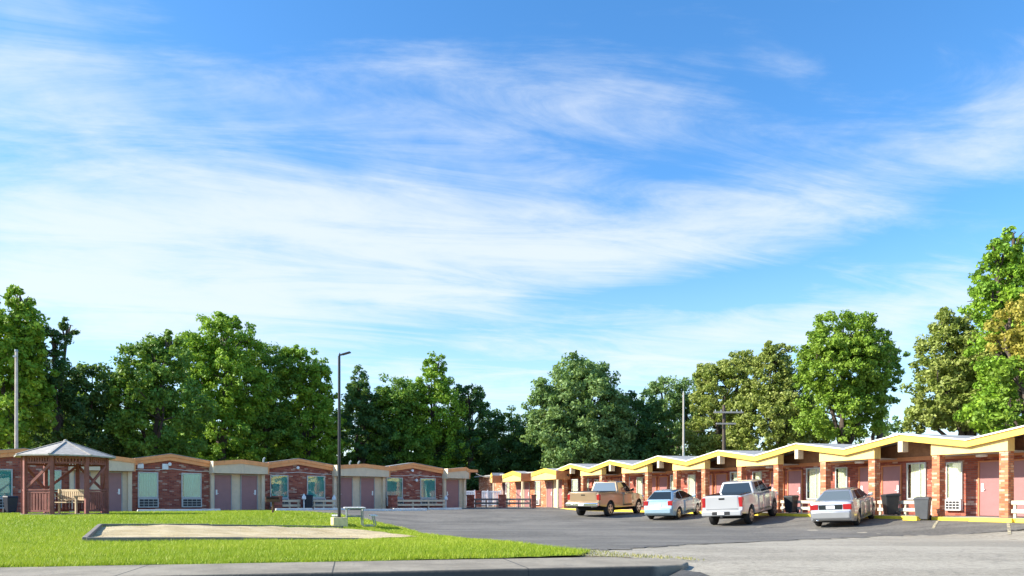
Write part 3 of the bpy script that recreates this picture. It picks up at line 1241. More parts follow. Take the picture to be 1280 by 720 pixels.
RW_SPOT = {-1: 'white two board rail at the right edge of the photo, beside the last mauve door', 0: 'white two board rail behind the pair of bins near the silver sedan',
           1: 'white two board rail between the silver sedan and the white pickup', 2: 'white two board rail behind the white pickup',
           3: 'white two board rail behind the light blue hatchback', 4: 'white two board rail behind the gold pickup cab'}
for k, lab in RW_SPOT.items():
    s0 = PER * k
    a = wing_pt(OR, DR, NR, s0 + 1.30, .02)
    b = wing_pt(OR, DR, NR, s0 - 1.18, .02)
    rail(a, b, ZR - .004, lab, 'rail_cream', (.24, .55), 3)

# ------------------------------------------------------------------ wheel stops


def stop(p, q, m, label, z=None, w=.16, h=.13, group='concrete wheel stops'):
    p, q = Vector((p[0], p[1])), Vector((q[0], q[1]))
    d = q - p
    c = (p + q) / 2
    mb = MB()
    Ln = d.length / 2
    mb.hexa([(-Ln, -w / 2, 0), (Ln, -w / 2, 0), (Ln, w / 2, 0), (-Ln, w / 2, 0)],
            [(-Ln + .04, -w / 2 + .03, h), (Ln - .04, -w / 2 + .03, h), (Ln - .04, w / 2 - .03, h), (-Ln + .04, w / 2 - .03, h)])
    o = mb.build('wheel_stop', m, None, .015)
    o.location = (c.x, c.y, (float(gz(c.x, c.y)) if z is None else z) + .012)
    za, zb = float(gz(p.x, p.y)), float(gz(q.x, q.y))
    o.rotation_euler = (0, -math.atan2(zb - za, d.length), math.atan2(d.y, d.x))
    return tag(o, label, 'wheel stop', group)


stop(lwp(171, -3.25), lwp(276, -3.25), 'white_stop', 'long white wheel stop below the two windows nearest the gazebo')
stop(lwp(344, -3.25), lwp(391, -3.25), 'white_stop', 'white wheel stop in front of the black bin and charcoal grill')
stop(lwp(392, -3.25), lwp(437, -3.25), 'white_stop', 'white wheel stop passing behind the lamp post')
stop(lwp(491, -3.25), lwp(534, -3.25), 'white_stop', 'white wheel stop before the brick pier of the long rail')
stop(lwp(535, -3.25), lwp(577, -3.25), 'white_stop', 'white wheel stop before the last door of the shaded wing')
stop(lwp(452, -4.0), lwp(533, -4.0), 'white_stop', 'pale wheel stop lying out on the asphalt right of the picnic table')


def rwp(px, n):
    return wing_pt(OR, DR, NR, s_of(OR, DR, NR, px, n), n)


stop(rwp(1130, -1.35), rwp(1148, -1.35), 'yellow_paint', 'short yellow wheel stop between the two bins near the silver sedan', None, .2, .17)
stop(rwp(1212, -1.0), rwp(1267, -1.0), 'yellow_paint', 'yellow wheel stop in front of the mauve door right of the bins', None, .18, .15)
stop(rwp(1270, -1.0), rwp(1345, -1.0), 'yellow_paint', 'yellow wheel stop cut off by the right edge of the photo', None, .18, .15)

# painted bay lines, thin worn sheets on the lot


def stripe(a, b, w=.09):
    a, b = np.array(a), np.array(b)
    d = (b - a) / np.linalg.norm(b - a)
    n = np.array((-d[1], d[0])) * w / 2
    return [tuple(a - n), tuple(b - n), tuple(b + n), tuple(a + n)]


mat('worn_line', lambda g: g.bsdf(g.mix(g.ramp(g.noise(g.coord(), 9, 4, .7), .40, .58), (.60, .52, .30), (.16, .15, .13)), .8))
hd = np.array((math.sin(R(33)), math.cos(R(33))))
for px, py, ln in ((1166, 661.5, 4.6), (1262, 668.5, 5.0), (1066, 655.0, 2.5)):
    a = np.array(at(px, py))
    sheet('parking_line', stripe(a, a + hd * ln), 'worn_line', .026, .8)

# ------------------------------------------------------------------ gazebo
GX, GY = gp(82, 29.6)
gz0 = float(gz(GX, GY))
gb = thing('gazebo', 'red brown wooden octagonal gazebo with a grey shingled roof on the lawn', 'gazebo', (GX, GY, gz0 - .01))
RP = 1.49
PH = -17


def gv(k, r=RP, z=0.0):
    a = R(PH + 45 * k) - math.atan2(GX, GY)
    return (r * math.sin(a), -r * math.cos(a), z)


MB().prism([gv(k, RP + .12)[:2] for k in range(8)], 'z', 0, .10).build('floor', 'grey_wood', gb, .01)
for k in range(8):
    x, y, _ = gv(k)
    po = MB().box(-.065, .065, -.065, .065, .102, 2.36).build('post', 'red_wood', gb, .008)
    po.location = (x, y, 0)
    po.rotation_euler = (0, 0, R(PH + 45 * k) - math.atan2(GX, GY))
for k in range(8):
    a, b = Vector(gv(k)), Vector(gv(k + 1))
    d = (b - a).normalized()
    ai, bi = a + d * .075, b - d * .075
    z = Vector((0, 0, 1))
    fr = MB()
    fr.bar(ai + z * 2.31, bi + z * 2.31, .05, .12)
    fr.bar(ai + z * 2.06, bi + z * 2.06, .045, .07)
    n = 9
    for j in range(n):
        p = ai + (bi - ai) * ((j + .5) / n)
        fr.bar(p + z * 2.09, p + z * 2.26, .035, .06, d)
    fr.build('frieze', 'red_wood', gb)
    if k != 0:                        # the entrance faces the road
        rl = MB()
        rl.bar(ai + z * 1.02, bi + z * 1.02, .09, .05)
        rl.bar(ai + z * .93, bi + z * .93, .05, .07)
        rl.bar(ai + z * .22, bi + z * .22, .05, .07)
        n = 8
        for j in range(n):
            p = ai + (bi - ai) * ((j + .5) / n)
            rl.bar(p + z * .24, p + z * .92, .035, .075, d)
        rl.build('railing', 'red_wood', gb)
    if k in (7, 2, 3, 4, 5, 1, 6):
        br = MB()
        up = k in (7, 5, 1, 3)
        p, q = (ai + z * 1.12, bi + z * 2.0) if up else (bi + z * 1.12, ai + z * 2.0)
        br.bar(p, q, .05, .10)
        br.build('brace', 'red_wood', gb)
# roof: eight shingled planes with hip caps
RE = 1.82
top = Vector((0, 0, 2.98))
rb = MB()
ev = [Vector(gv(k, RE, 2.36)) for k in range(8)]
for k in range(8):
    a, b = ev[k], ev[(k + 1) % 8]
    rb.add([a, b, top, a - Vector((0, 0, .05)), b - Vector((0, 0, .05)), top - Vector((0, 0, .06))], [(0, 1, 2), (3, 5, 4), (0, 3, 4, 1), (1, 4, 5, 2), (2, 5, 3, 0)])


def m_shingle(g):
    co = g.coord()
    x, y, z = g.sep(co)
    rowf = g.m('FRACT', g.m('MULTIPLY', z, 11.0))
    nz = g.noise(g.com(g.m('MULTIPLY', x, 5.0), g.m('MULTIPLY', y, 5.0), g.m('FLOOR', g.m('MULTIPLY', z, 11.0))), 1.4, 4, .7)
    col = g.mix(g.ramp(nz, .3, .7), (.33, .305, .27), (.47, .44, .395))
    col = g.mix(g.ramp(rowf, .0, .12, .6, 0), col, (.12, .12, .125))
    return g.bsdf(col, .9, 0, g.bump(rowf, .4, .02))


mat('shingle', m_shingle)
ro = rb.build('roof', 'shingle', gb)
hp = MB()
for k in range(8):
    hp.bar(ev[k] + Vector((0, 0, .015)), top + Vector((0, 0, .015)), .09, .025)
hp.build('hip_cap', 'shingle', ro)
MB().lathe([(2.96, .09), (3.02, .07), (3.05, .02)], 'z', 8).build('finial', 'shingle', ro)

# slatted bench inside
bn = thing('garden_bench', 'pale slatted wooden bench inside the gazebo', 'bench', (GX - .05, GY + .25, gz0 + .092), R(-18))
bs = MB()
for j in range(5):
    bs.box(-.75, .75, -.30 + j * .10, -.22 + j * .10, .42, .46)
bs.build('seat', 'tan_wood', bn)
bk = MB()
bk.bar((-.78, .26, .92), (.78, .26, .92), .035, .09)
bk.bar((-.78, .24, .55), (.78, .24, .55), .035, .07)
for j in range(15):
    x = -.70 + j * .10
    bk.bar((x, .24, .58), (x, .258, .88), .06, .02, (0, 1, 0))
bk.build('backrest', 'tan_wood', bn)
for sx in (-.74, .74):
    l = MB()
    l.box(sx - .035, sx + .035, .20, .27, 0, .98)
    l.box(sx - .035, sx + .035, -.32, -.25, 0, .66)
    l.build('leg', 'tan_wood', bn)
    MB().box(sx - .045, sx + .045, -.36, .20, .662, .70).build('armrest', 'tan_wood', bn)

# ------------------------------------------------------------------ wheeled bins


def bin_(x, y, z, rz, m, label, h=1.05, tilt=0.0, lid=True):
    t = thing('trash_bin', label, 'trash bin', (x, y, z), rz, 'wheeled trash bins')
    t.rotation_euler = (tilt, 0, rz)
    w = h * .29
    MB().hexa([(-w * .78, -w * .82, .03), (w * .78, -w * .82, .03), (w * .78, w * .7, .03), (-w * .78, w * .7, .03)],
              [(-w, -w * 1.1, h * .9), (w, -w * 1.1, h * .9), (w, w * 1.0, h * .9), (-w, w * 1.0, h * .9)]).build('body', m, t, .03, None, None, 3)
    MB().box(-w * 1.04, w * 1.04, -w * 1.14, w * 1.03, h * .87, h * .895).build('rim', m, t, .008)
    li = MB()
    li.hexa([(-w * 1.06, -w * 1.2, h * .9), (w * 1.06, -w * 1.2, h * .9), (w * 1.06, w * 1.08, h * .9), (-w * 1.06, w * 1.08, h * .9)],
            [(-w * .9, -w * 1.0, h * .965), (w * .9, -w * 1.0, h * .965), (w * .9, w * 1.0, h), (-w * .9, w * 1.0, h)])
    li.build('lid', m, t, .015)
    hn = MB().tube([(-w * .8, w * 1.0, h * .88), (-w * .8, w * 1.32, h * .92), (w * .8, w * 1.32, h * .92), (w * .8, w * 1.0, h * .88)], .018, 8)
    hn.build('handle', m, t)
    for sx in (-1, 1):
        MB().lathe([(-.03, .10), (.03, .10)], 'x', 18, (sx * w * .88, w * .78, .10)).build('wheel', 'rubber', t, .01)
    return t


def rspot(px, n):
    x, y = rwp(px, n)
    return x, y, (ZR - .004 if n > -.62 else float(gz(x, y)) + .018)


bin_(*rspot(989, -.25), AR + .2, 'bin_black', 'black trash bin by the column between white pickup and silver sedan', .88)
bin_(*rspot(1114, -.30), AR - .5, 'bin_black', 'black lidded bin standing just right of the silver sedan nose', .92, 0.04)
bin_(*rspot(1153.5, -1.05), AR + .45, 'bin_grey', 'grey trash bin standing alone on the asphalt right of the yellow stop', .92)
x, y = lwp(384.5, -1.30)
b3 = bin_(x, y, float(gz(x, y)) + .03, AL - .2, 'bin_navy', 'black trash bin before the window pair behind the charcoal grill', .92)
x, y = lwp(13, -2.6)
bin_(x, y, float(gz(x, y)) + .03, AL + .3, 'bin_navy', 'dark navy bin at the left edge of the photo beside the gazebo', .80)
# white ash receptacles
for px, n, lab in ((380, -1.62, 'white standing ashtray beside the bin behind the charcoal grill'), (557.5, -.75, 'white standing ashtray in front of the last door of the shaded wing'),
                   (417.5, -.55, 'white standing ashtray close left of the lamp post')):
    x, y = lwp(px, n)
    t = thing('ashtray', lab, 'ashtray', (x, y, ZL - .02 if n > -1.5 else float(gz(x, y)) + .02), 0, 'standing ashtrays')
    MB().lathe([(0, .13), (.03, .13), (.05, .035), (.60, .03)], 'z', 16).build('stem', 'white_metal', t, 0, 40)
    MB().lathe([(.602, .06), (.66, .13), (.80, .12), (.90, .05), (.97, .03)], 'z', 16).build('bowl', 'white_metal', t, 0, 40)

# ------------------------------------------------------------------ lamp post
LX, LY = at(424, 659)
lz = float(gz(LX, LY))
lp = thing('street_lamp', 'tall slim black lamp post on a yellow concrete base at the lawn edge', 'street lamp', (LX, LY, lz))
pp = LY / F
top_z = CH + (HY - 445) * pp - lz
MB().box(-.27, .27, -.27, .27, -.1, .37).build('base', 'concrete_yellow', lp, .015).rotation_euler = (0, 0, R(24))
MB().box(-.11, .11, -.11, .11, .371, .39).build('base_plate', 'black_metal', lp)
MB().tube([(0, 0, .39), (0, 0, 2.0), (0, 0, top_z)], [.062, .058, .047], 14).build('pole', 'black_metal', lp, 0, 50)
hdm = MB()
hdm.bar((-.02, 0, top_z + .03), (.10, 0, top_z + .05), .06, .06)
hdm.bar((.10, -.0, top_z + .05), (.43, -.05, top_z + .135), .16, .05)
hdm.build('lamp_head', 'black_metal', lp, .01)
MB().tube([(.02, 0, top_z + .06), (.02, 0, top_z + .12)], .02, 8).build('photocell', 'black_metal', lp)

# ------------------------------------------------------------------ picnic table
TX, TY = gp(443, 29.2)
tz = float(gz(TX, TY))
pt = thing('picnic_table', 'pale topped picnic table with pipe frame legs beside the lamp post', 'picnic table', (TX, TY, tz + .018), R(14))
tp = MB()
for j in range(5):
    tp.box(-.40 + j * .161, -.40 + j * .161 + .15, -.9, .9, .715, .755)
tp.build('tabletop', 'table_top', pt, .004)
for sx in (-1, 1):
    b = MB()
    for j in range(2):
        x = sx * .72 + (j - .5) * .14
        b.box(x - .065, x + .065, -.9, .9, .415, .45)
    b.build('bench_seat', 'table_top', pt, .004)
for sy in (-.62, .62):
    fr = MB()
    fr.tube([(-.30, sy, .71), (-.30, sy, .06), (-.32, sy, .03), (-.74, sy, .03), (-.80, sy, .08), (-.72, sy, .41)], .024, 8)
    fr.tube([(.30, sy, .71), (.30, sy, .06), (.32, sy, .03), (.74, sy, .03), (.80, sy, .08), (.72, sy, .41)], .024, 8)
    fr.tube([(-.30, sy, .40), (.30, sy, .40)], .02, 8)
    fr.tube([(-.36, sy, .70), (.36, sy, .70)], .02, 8)
    fr.build('leg_frame', 'galv', pt, 0, 50)

# ------------------------------------------------------------------ charcoal grill
QX, QY = at(341, 642.5)
gr = thing('charcoal_grill', 'rusty charcoal grill box on a single post at the back of the lawn', 'grill', (QX, QY, float(gz(QX, QY)) + .01), R(20))
MB().tube([(0, 0, 0), (0, 0, .52)], .045, 10).build('post', 'rust', gr)
fb_ = MB()
fb_.box(-.30, .30, -.22, .22, .522, .545)
fb_.box(-.30, -.28, -.22, .22, .547, .76).box(.28, .30, -.22, .22, .547, .76).box(-.278, .278, .20, .22, .547, .76)
fb_.box(-.278, .278, -.22, -.20, .547, .66)
fb_.build('firebox', 'rust', gr)
gt = MB()
for j in range(11):
    gt.bar((-.275 + j * .055, -.26, .735), (-.275 + j * .055, .19, .735), .014, .014)
gt.bar((-.275, -.26, .745), (.275, -.26, .745), .02, .02)
gt.build('grate', 'black_metal', gr)

# ------------------------------------------------------------------ poles
x, y = gp(20.5, 50)
up = thing('utility_pole', 'pale bare wooden pole rising behind the gazebo at the left edge', 'utility pole', (x, y, 0), 0, 'utility poles')
MB().tube([(0, 0, 0), (0, 0, 5), (0, 0, 10.85)], [.12, .105, .088], 12).build('shaft', 'pole_wood', up, 0, 50)
MB().tube([(0, 0, 10.84), (0, 0, 10.98)], [.11, .105], 12).build('pole_cap', 'galv', up, 0, 50)
MB().bar((-.12, -.14, 10.5), (.12, -.14, 10.5), .08, .12).build('bracket', 'galv', up)
x, y = gp(854.5, 62)
up = thing('utility_pole', 'thin pale pole without arms behind the roof near the blue hatchback', 'utility pole', (x, y, 0), 0, 'utility poles')
MB().tube([(0, 0, 0), (0, 0, 9.8)], [.11, .075], 10).build('shaft', 'pole_pale', up, 0, 50)
MB().tube([(0, 0, 9.7), (0, 0, 9.95)], .05, 8).build('pole_cap', 'galv', up)
x, y = gp(905, 66)
up = thing('utility_pole', 'dark utility pole with two crossarms among the olive trees', 'utility pole', (x, y, 0), 0, 'utility poles')
MB().tube([(0, 0, 0), (0, 0, 9.3)], [.2, .13], 10).build('shaft', 'bark', up, 0, 50)
MB().box(-.95, 1.65, -.22, -.13, 8.55, 8.70).build('crossarm', 'pole_pale', up)
MB().box(-.75, 1.0, -.22, -.13, 7.55, 7.69).build('crossarm', 'pole_pale', up)
for xx in (-.8, -.3, .6, 1.1, 1.5):
    MB().tube([(xx, -.17, 8.702), (xx, -.17, 8.86)], [.05, .04], 8).build('insulator', 'galv', up)
# ------------------------------------------------------------------ vehicles


def interp(pts, y):
    return float(np.interp(y, [p[0] for p in pts], [p[1] for p in pts]))


def make_car(name, label, cat, P, loc, heading, sc):
    loc = (loc[0] * sc, loc[1] * sc)
    L, W, paint = P['L'], P['W'], P['paint']
    t = thing(name, label, cat)
    zt, zr, plan = P['top'], P['rocker'], P['plan']
    rw_, wz = P['wheel_r'], P['wheels']
    ra = rw_ + P.get('gap', .055)
    # stations
    ys = set([p[0] for p in zt] + [p[0] for p in plan])
    ys |= set(np.linspace(0, L, 30).tolist())
    for yw in wz:
        ys |= set((yw + ra * math.cos(a) for a in np.linspace(0, math.pi, 17)))
    ys = sorted(y for y in ys if 0 <= y <= L)
    ys = [y for i, y in enumerate(ys) if i == 0 or y - ys[i - 1] > .004]

    def zb_(y):
        z = interp(zr, y)
        for yw in wz:
            d = abs(y - yw)
            if d < ra:
                z = max(z, rw_ + math.sqrt(max(ra * ra - d * d, 0)))
        return z

    zmid = P['zmid']

    def side(y, z):
        w = W / 2 * interp(plan, y)
        k = (z - zmid)
        return w * (1 - (P['tuck_hi'] if k > 0 else P['tuck_lo']) * k * k)
    rows = [0, .12, .3, .5, .7, .86, .95, 1.0]
    shr = [0, 0, 0, 0, 0, .002, .012, .040]
    tops = [.80, .45, 0]
    v, f, rn = [], [], None
    for y in ys:
        b, tz = zb_(y), interp(zt, y)
        b = min(b, tz - .03)
        ring = []
        for r_, s_ in zip(rows, shr):
            z = b + (tz - b) * r_
            ring.append((side(y, z) - s_, y - L / 2, z - (.012 if r_ == 1 else 0)))
        xe = ring[-1][0]
        for k in tops:
            ring.append((xe * k, y - L / 2, tz + P['crown'] * (1 - k * k)))
        full = ring + [(-p[0], p[1], p[2]) for p in ring[-2::-1]]
        rn = len(full)
        v += full
    n = len(ys)
    for i in range(n - 1):
        for k in range(rn):
            f.append((i * rn + k, i * rn + (k + 1) % rn, (i + 1) * rn + (k + 1) % rn, (i + 1) * rn + k))
    f.append(tuple(range(rn)))
    f.append(tuple(range((n - 1) * rn, n * rn))[::-1])
    MB().add(v, f).build('body', paint, t, 0, 32)
    # dark underbody and wheel wells
    ub = MB()
    ub.box(-W * .36, W * .36, wz[0] - L / 2 - rw_, L / 2 - .25, rw_ * .75, interp(zr, L / 2) + .10)
    ub.box(-W * .42, W * .42, .25 - L / 2, wz[0] - L / 2 - rw_ - .01, interp(zr, .4) - .03, interp(zr, .4) + .10)
    for yw in wz:
        ub.box(-W * .455, W * .455, yw - ra - L / 2, yw + ra - L / 2, interp(zr, L / 2) + .02, rw_ + ra - .005)
    ub.build('underbody', 'dark_void', t)
    # greenhouse
    g = P['cab']
    yb0, yb1, yr0, yr1 = g['y']
    zb, zrf, wb, wr = g['z0'], g['z1'], g['wb'] / 2, g['wr'] / 2
    o = L / 2
    gm = MB()
    bot = [(-wb, yb0 - o, zb), (wb, yb0 - o, zb), (wb, yb1 - o, zb), (-wb, yb1 - o, zb)]
    top_ = [(-wr, yr0 - o, zrf - .03), (wr, yr0 - o, zrf - .03), (wr, yr1 - o, zrf - .03), (-wr, yr1 - o, zrf - .03)]
    gm.hexa(bot, top_)
    gm.build('cabin', P.get('cab_paint', paint), t, g.get('bev', .06), 50, None, 5)
    rfm = MB()
    rv, rfc = [], []
    for iy, yy in enumerate(np.linspace(yr0 + .04, yr1 - .04, 7)):
        for ix, xx in enumerate(np.linspace(-wr + .05, wr - .05, 7)):
            cx_ = 1 - (xx / wr) ** 2
            cy_ = 1 - ((yy - (yr0 + yr1) / 2) / ((yr1 - yr0) / 2)) ** 2
            rv.append((xx, yy - o, zrf - .030 + .035 * (cx_ * cy_) ** .5))
    for iy in range(6):
        for ix in range(6):
            a = iy * 7 + ix
            rfc.append((a, a + 1, a + 8, a + 7))
    rfm.add(rv, rfc).build('roof_panel', P.get('cab_paint', paint), t, 0, 60)

    def lerp3(a, b, u):
        return tuple(a[i] + (b[i] - a[i]) * u for i in range(3))

    def face_quad(c, u0, u1, v0, v1, off, u0t=None, u1t=None):
        """c: bl, br, tr, tl of a flat face"""
        u0t = u0 if u0t is None else u0t
        u1t = u1 if u1t is None else u1t
        pts = [lerp3(lerp3(c[0], c[1], u), lerp3(c[3], c[2], u), w) for u, w in ((u0, v0), (u1, v0), (u1t, v1), (u0t, v1))]
        nrm = (Vector(c[1]) - Vector(c[0])).cross(Vector(c[3]) - Vector(c[0])).normalized()
        pts2 = [tuple(Vector(p) + nrm * off) for p in pts]
        pts1 = [tuple(Vector(p) - nrm * .02) for p in pts]
        return pts1, pts2
    rear = [bot[0], bot[1], top_[1], top_[0]]
    front = [bot[2], bot[3], top_[3], top_[2]]
    for nm, c in (('rear_window', rear), ('windshield', front)):
        lo = (P.get('glass_lo', .06) if nm == 'rear_window' else .05)
        a, b = face_quad(c, .06, .94, lo, .90, .005, .08, .92)
        MB().hexa(a, b).build(nm, P.get('glass', 'auto_glass'), t, .02, 50, None, 3)

    def sidex(z, s):
        u = (z - zb) / (zrf - .03 - zb)
        return s * (wb + (wr - wb) * u)
    for s in (-1, 1):
        for poly in P['side_glass']:
            pin = [(sidex(z, s) - s * .02, y - o, z) for y, z in poly]
            pout = [(sidex(z, s) + s * .005, y - o, z) for y, z in poly]
            k = len(poly)
            MB().add(pin + pout, [tuple(range(k)), tuple(range(k, 2 * k))[::-1]] + [(i, (i + 1) % k, k + (i + 1) % k, k + i) for i in range(k)]).build('side_window', 'auto_glass', t)
        # doors: skins a few millimetres proud of the body side so their shut lines show
        for (y0, y1, z0, z1, hy) in P['doors']:
            vv, ff = [], []
            ny, nz = 5, 6
            for i in range(ny + 1):
                for j in range(nz + 1):
                    y = y0 + (y1 - y0) * i / ny
                    z = z0 + (z1 - z0) * j / nz
                    vv.append((s * (side(y, z) + .007), y - o, z))
            for i in range(ny):
                for j in range(nz):
                    q = i * (nz + 1) + j
                    ff.append((q, q + nz + 1, q + nz + 2, q + 1))
            d = MB().add(vv, ff).build('door', paint, t, 0, 40)
            sm = d.modifiers.new('skin', 'SOLIDIFY')
            sm.thickness = .012
            sm.offset = 0
            hx = side(hy, z1 - .10) + .016
            MB().bar((s * hx, hy - o - .10, z1 - .11), (s * hx, hy - o + .10, z1 - .11), .026, .035).build('handle', P.get('handle', paint), d, .006)
        # shut lines
        my, mz = P['mirror']
        MB().hexa([(s * (wb + .01), my - o - .03, mz), (s * (wb + .22), my - o - .06, mz + .01), (s * (wb + .22), my - o + .03, mz + .01), (s * (wb + .01), my - o + .05, mz)],
                  [(s * (wb + .01), my - o - .03, mz + .10), (s * (wb + .22), my - o - .06, mz + .17), (s * (wb + .22), my - o + .03, mz + .17), (s * (wb + .01), my - o + .05, mz + .10)]
                  ).build('mirror', P.get('mirror_mat', paint), t, .025, 50, None, 3)
        # rear lamps wrap the corner
        x0, x1, z0, z1, wrap = P['tail']
        yr_ = P.get('tail_y', 0)
        MB().box(min(s * x0, s * x1), max(s * x0, s * x1), yr_ - o - .014, yr_ - o + wrap, z0, z1).build('taillight', 'tail_red', t, .02, 50, None, 3)
        # head lamps
        x0, x1, z0, z1 = P['head']
        MB().box(min(s * x0, s * x1), max(s * x0, s * x1), L - o - .20, L - o - .01, z0, z1).build('headlight', 'chrome', t, .03, 50)
    for nm, m_, bx in P['boxes']:
        x0, x1, y0, y1, z0, z1, bv = bx
        MB().box(x0, x1, y0 - o, y1 - o, z0, z1).build(nm, m_, t, bv, 50, None, 3)
    # wheels
    for yw in wz:
        for s in (-1, 1):
            wd = P['tyre_w']
            r = rw_
            wh = MB().lathe([(-wd / 2, r * .62), (-wd / 2, r * .88), (-wd / 2 + .025, r * .97), (-wd / 4, r), (wd / 4, r), (wd / 2 - .025, r * .97), (wd / 2, r * .88), (wd / 2, r * .62)], 'x', 36)
            wo_ = wh.build('wheel', 'rubber', t, 0, 40, (s * (W / 2 * P.get('track', .90) - wd / 2 + .04), yw - o, r))
            rm = MB()
            e = s * wd / 2
            rm.lathe([(e - s * .05, r * .63), (e + s * .004, r * .66), (e + s * .004, r * .60), (e - s * .03, r * .57), (e - s * .03, r * .01)], 'x', 32)
            for k in range(P.get('spokes', 5)):
                a = 2 * math.pi * k / P.get('spokes', 5) + .3
                rm.bar((e - s * .012, .05 * math.cos(a), .05 * math.sin(a)), (e - s * .012, r * .60 * math.cos(a), r * .60 * math.sin(a)), P.get('spoke_w', .07), .04, (-math.sin(a) * 0 + 1, 0, 0))
            rm.lathe([(e - s * .03, .06), (e + s * .006, .05)], 'x', 14)
            rm.build('rim', 'alloy', wo_, 0, 40)
            hb = MB().lathe([(e - s * .034, r * .565), (e - s * .024, r * .565)], 'x', 28)
            hb.build('brake_disc', 'black_metal', wo_)
    # settle on the ground
    hx, hy = math.sin(heading), math.cos(heading)
    rx, ry = hy, -hx
    cx_, cy_ = loc[0] + hx * L / 2 * sc, loc[1] + hy * L / 2 * sc
    zz = {}
    for i, yw in enumerate(wz):
        for s in (-1, 1):
            q = (yw - L / 2) * sc
            px_, py_ = cx_ + hx * q + rx * s * W * .42 * sc, cy_ + hy * q + ry * s * W * .42 * sc
            zz[(i, s)] = float(gz(px_, py_)) + .018
    zc = sum(zz.values()) / 4
    base = (wz[1] - wz[0]) * sc
    pitch = ((zz[(1, 1)] + zz[(1, -1)]) - (zz[(0, 1)] + zz[(0, -1)])) / 2 / base
    roll = ((zz[(0, 1)] + zz[(1, 1)]) - (zz[(0, -1)] + zz[(1, -1)])) / 2 / (W * .84 * sc)
    fwd = Vector((hx, hy, pitch)).normalized()
    right = Vector((rx, ry, roll)).normalized()
    up = right.cross(fwd).normalized()
    right = fwd.cross(up)
    zc -= pitch * ((wz[0] + wz[1]) / 2 - L / 2) * sc
    t.scale = (sc, sc, sc * P.get('tall', 1.0))
    M = Matrix((right, fwd, up)).transposed().to_4x4()
    t.rotation_euler = M.to_euler()
    t.location = (cx_, cy_, zc)
    return t


# silver sedan
make_car('sedan', 'silver four door sedan parked nose in beside the trash bins', 'car', dict(
    tall=1.07, glass='clear_auto_glass',
    L=4.6, W=1.82, paint='paint_silver', wheel_r=.32, wheels=(.98, 3.68), gap=.05, tyre_w=.205,
    top=[(0, .60), (.03, .66), (.06, .90), (.12, 1.00), (.35, 1.03), (.9, 1.02), (2.0, .97), (3.2, .98), (3.5, .95), (4.1, .86), (4.42, .74), (4.55, .60), (4.6, .52)],
    rocker=[(0, .34), (.1, .27), (.5, .22), (4.0, .20), (4.5, .24), (4.6, .32)],
    plan=[(0, .78), (.05, .87), (.2, .95), (.5, .985), (1.0, 1), (3.5, 1), (4.2, .93), (4.5, .80), (4.6, .66)],
    zmid=.62, tuck_hi=.25, tuck_lo=.35, crown=.025,
    cab=dict(y=(.52, 3.50, 1.22, 2.60), z0=.97, z1=1.43, wb=1.62, wr=1.10, bev=.11), glass_lo=.14,
    side_glass=[[(1.22, 1.02), (1.98, 1.02), (1.98, 1.34), (1.52, 1.34)], [(2.05, 1.02), (3.12, 1.02), (2.62, 1.34), (2.05, 1.34)]],
    doors=[(1.15, 2.00, .30, .95, 1.30), (2.03, 3.05, .30, .95, 2.20)], mirror=(2.95, 1.0),
    tail=(.48, .815, .70, .92, .30), tail_y=.045, head=(.45, .78, .58, .72),
    boxes=[('bumper', 'paint_silver', (-.76, .76, -.055, .12, .36, .66, .05)), ('license_plate', 'plate_white', (-.17, .17, .018, .05, .74, .87, .004)),
           ('trunk_trim', 'auto_glass', (-.46, .46, .030, .052, .71, .90, .008)), ('trunk_line', 'dark_void', (-.70, .70, .035, .05, .672, .682, 0)),
           ('exhaust', 'chrome', (-.58, -.48, -.02, .20, .27, .33, .02))], spokes=7, spoke_w=.06),
    (13.14, 30.61), R(37.5), .94)

# light blue hatchback
make_car('hatchback', 'light blue two door hatchback parked between the gold and the white pickup', 'car', dict(
    L=4.05, W=1.70, paint='paint_blue', wheel_r=.30, wheels=(.78, 3.28), gap=.05, tyre_w=.19,
    top=[(0, .58), (.03, .64), (.07, .92), (.16, .98), (.6, .99), (1.6, .96), (2.7, .95), (3.0, .93), (3.5, .84), (3.85, .72), (4.0, .56), (4.05, .48)],
    rocker=[(0, .34), (.1, .25), (.5, .21), (3.6, .20), (3.95, .24), (4.05, .30)],
    plan=[(0, .82), (.08, .90), (.3, .96), (.8, 1), (3.0, 1), (3.7, .92), (3.95, .80), (4.05, .64)],
    zmid=.60, tuck_hi=.22, tuck_lo=.35, crown=.02,
    cab=dict(y=(.08, 3.30, .72, 1.95), z0=.93, z1=1.48, wb=1.54, wr=1.02, bev=.15), glass_lo=.22,
    side_glass=[[(.70, 1.10), (.95, 1.01), (1.36, 1.0), (1.36, 1.38), (1.02, 1.33)], [(1.42, 1.0), (2.78, 1.0), (2.52, 1.14), (2.05, 1.34), (1.75, 1.38), (1.42, 1.38)]],
    doors=[(1.38, 2.72, .30, .93, 1.55)], mirror=(2.62, .98),
    tail=(.52, .76, .74, .98, .20), tail_y=.05, head=(.42, .72, .60, .76),
    boxes=[('bumper', 'paint_blue', (-.71, .71, -.05, .12, .34, .62, .06)), ('license_plate', 'plate_white', (-.17, .17, .025, .06, .70, .81, .004)),
           ('hatch_line', 'dark_void', (-.60, .60, .03, .052, .632, .642, 0)), 
           ('hatch_recess', 'dark_void', (-.24, .24, .030, .057, .69, .70, 0))], spokes=5, spoke_w=.08),
    (7.29, 37.13), R(35), 1.03)

PICK = dict(gap=.10, zmid=.85, tuck_hi=.10, tuck_lo=.12, crown=.02, track=.93)
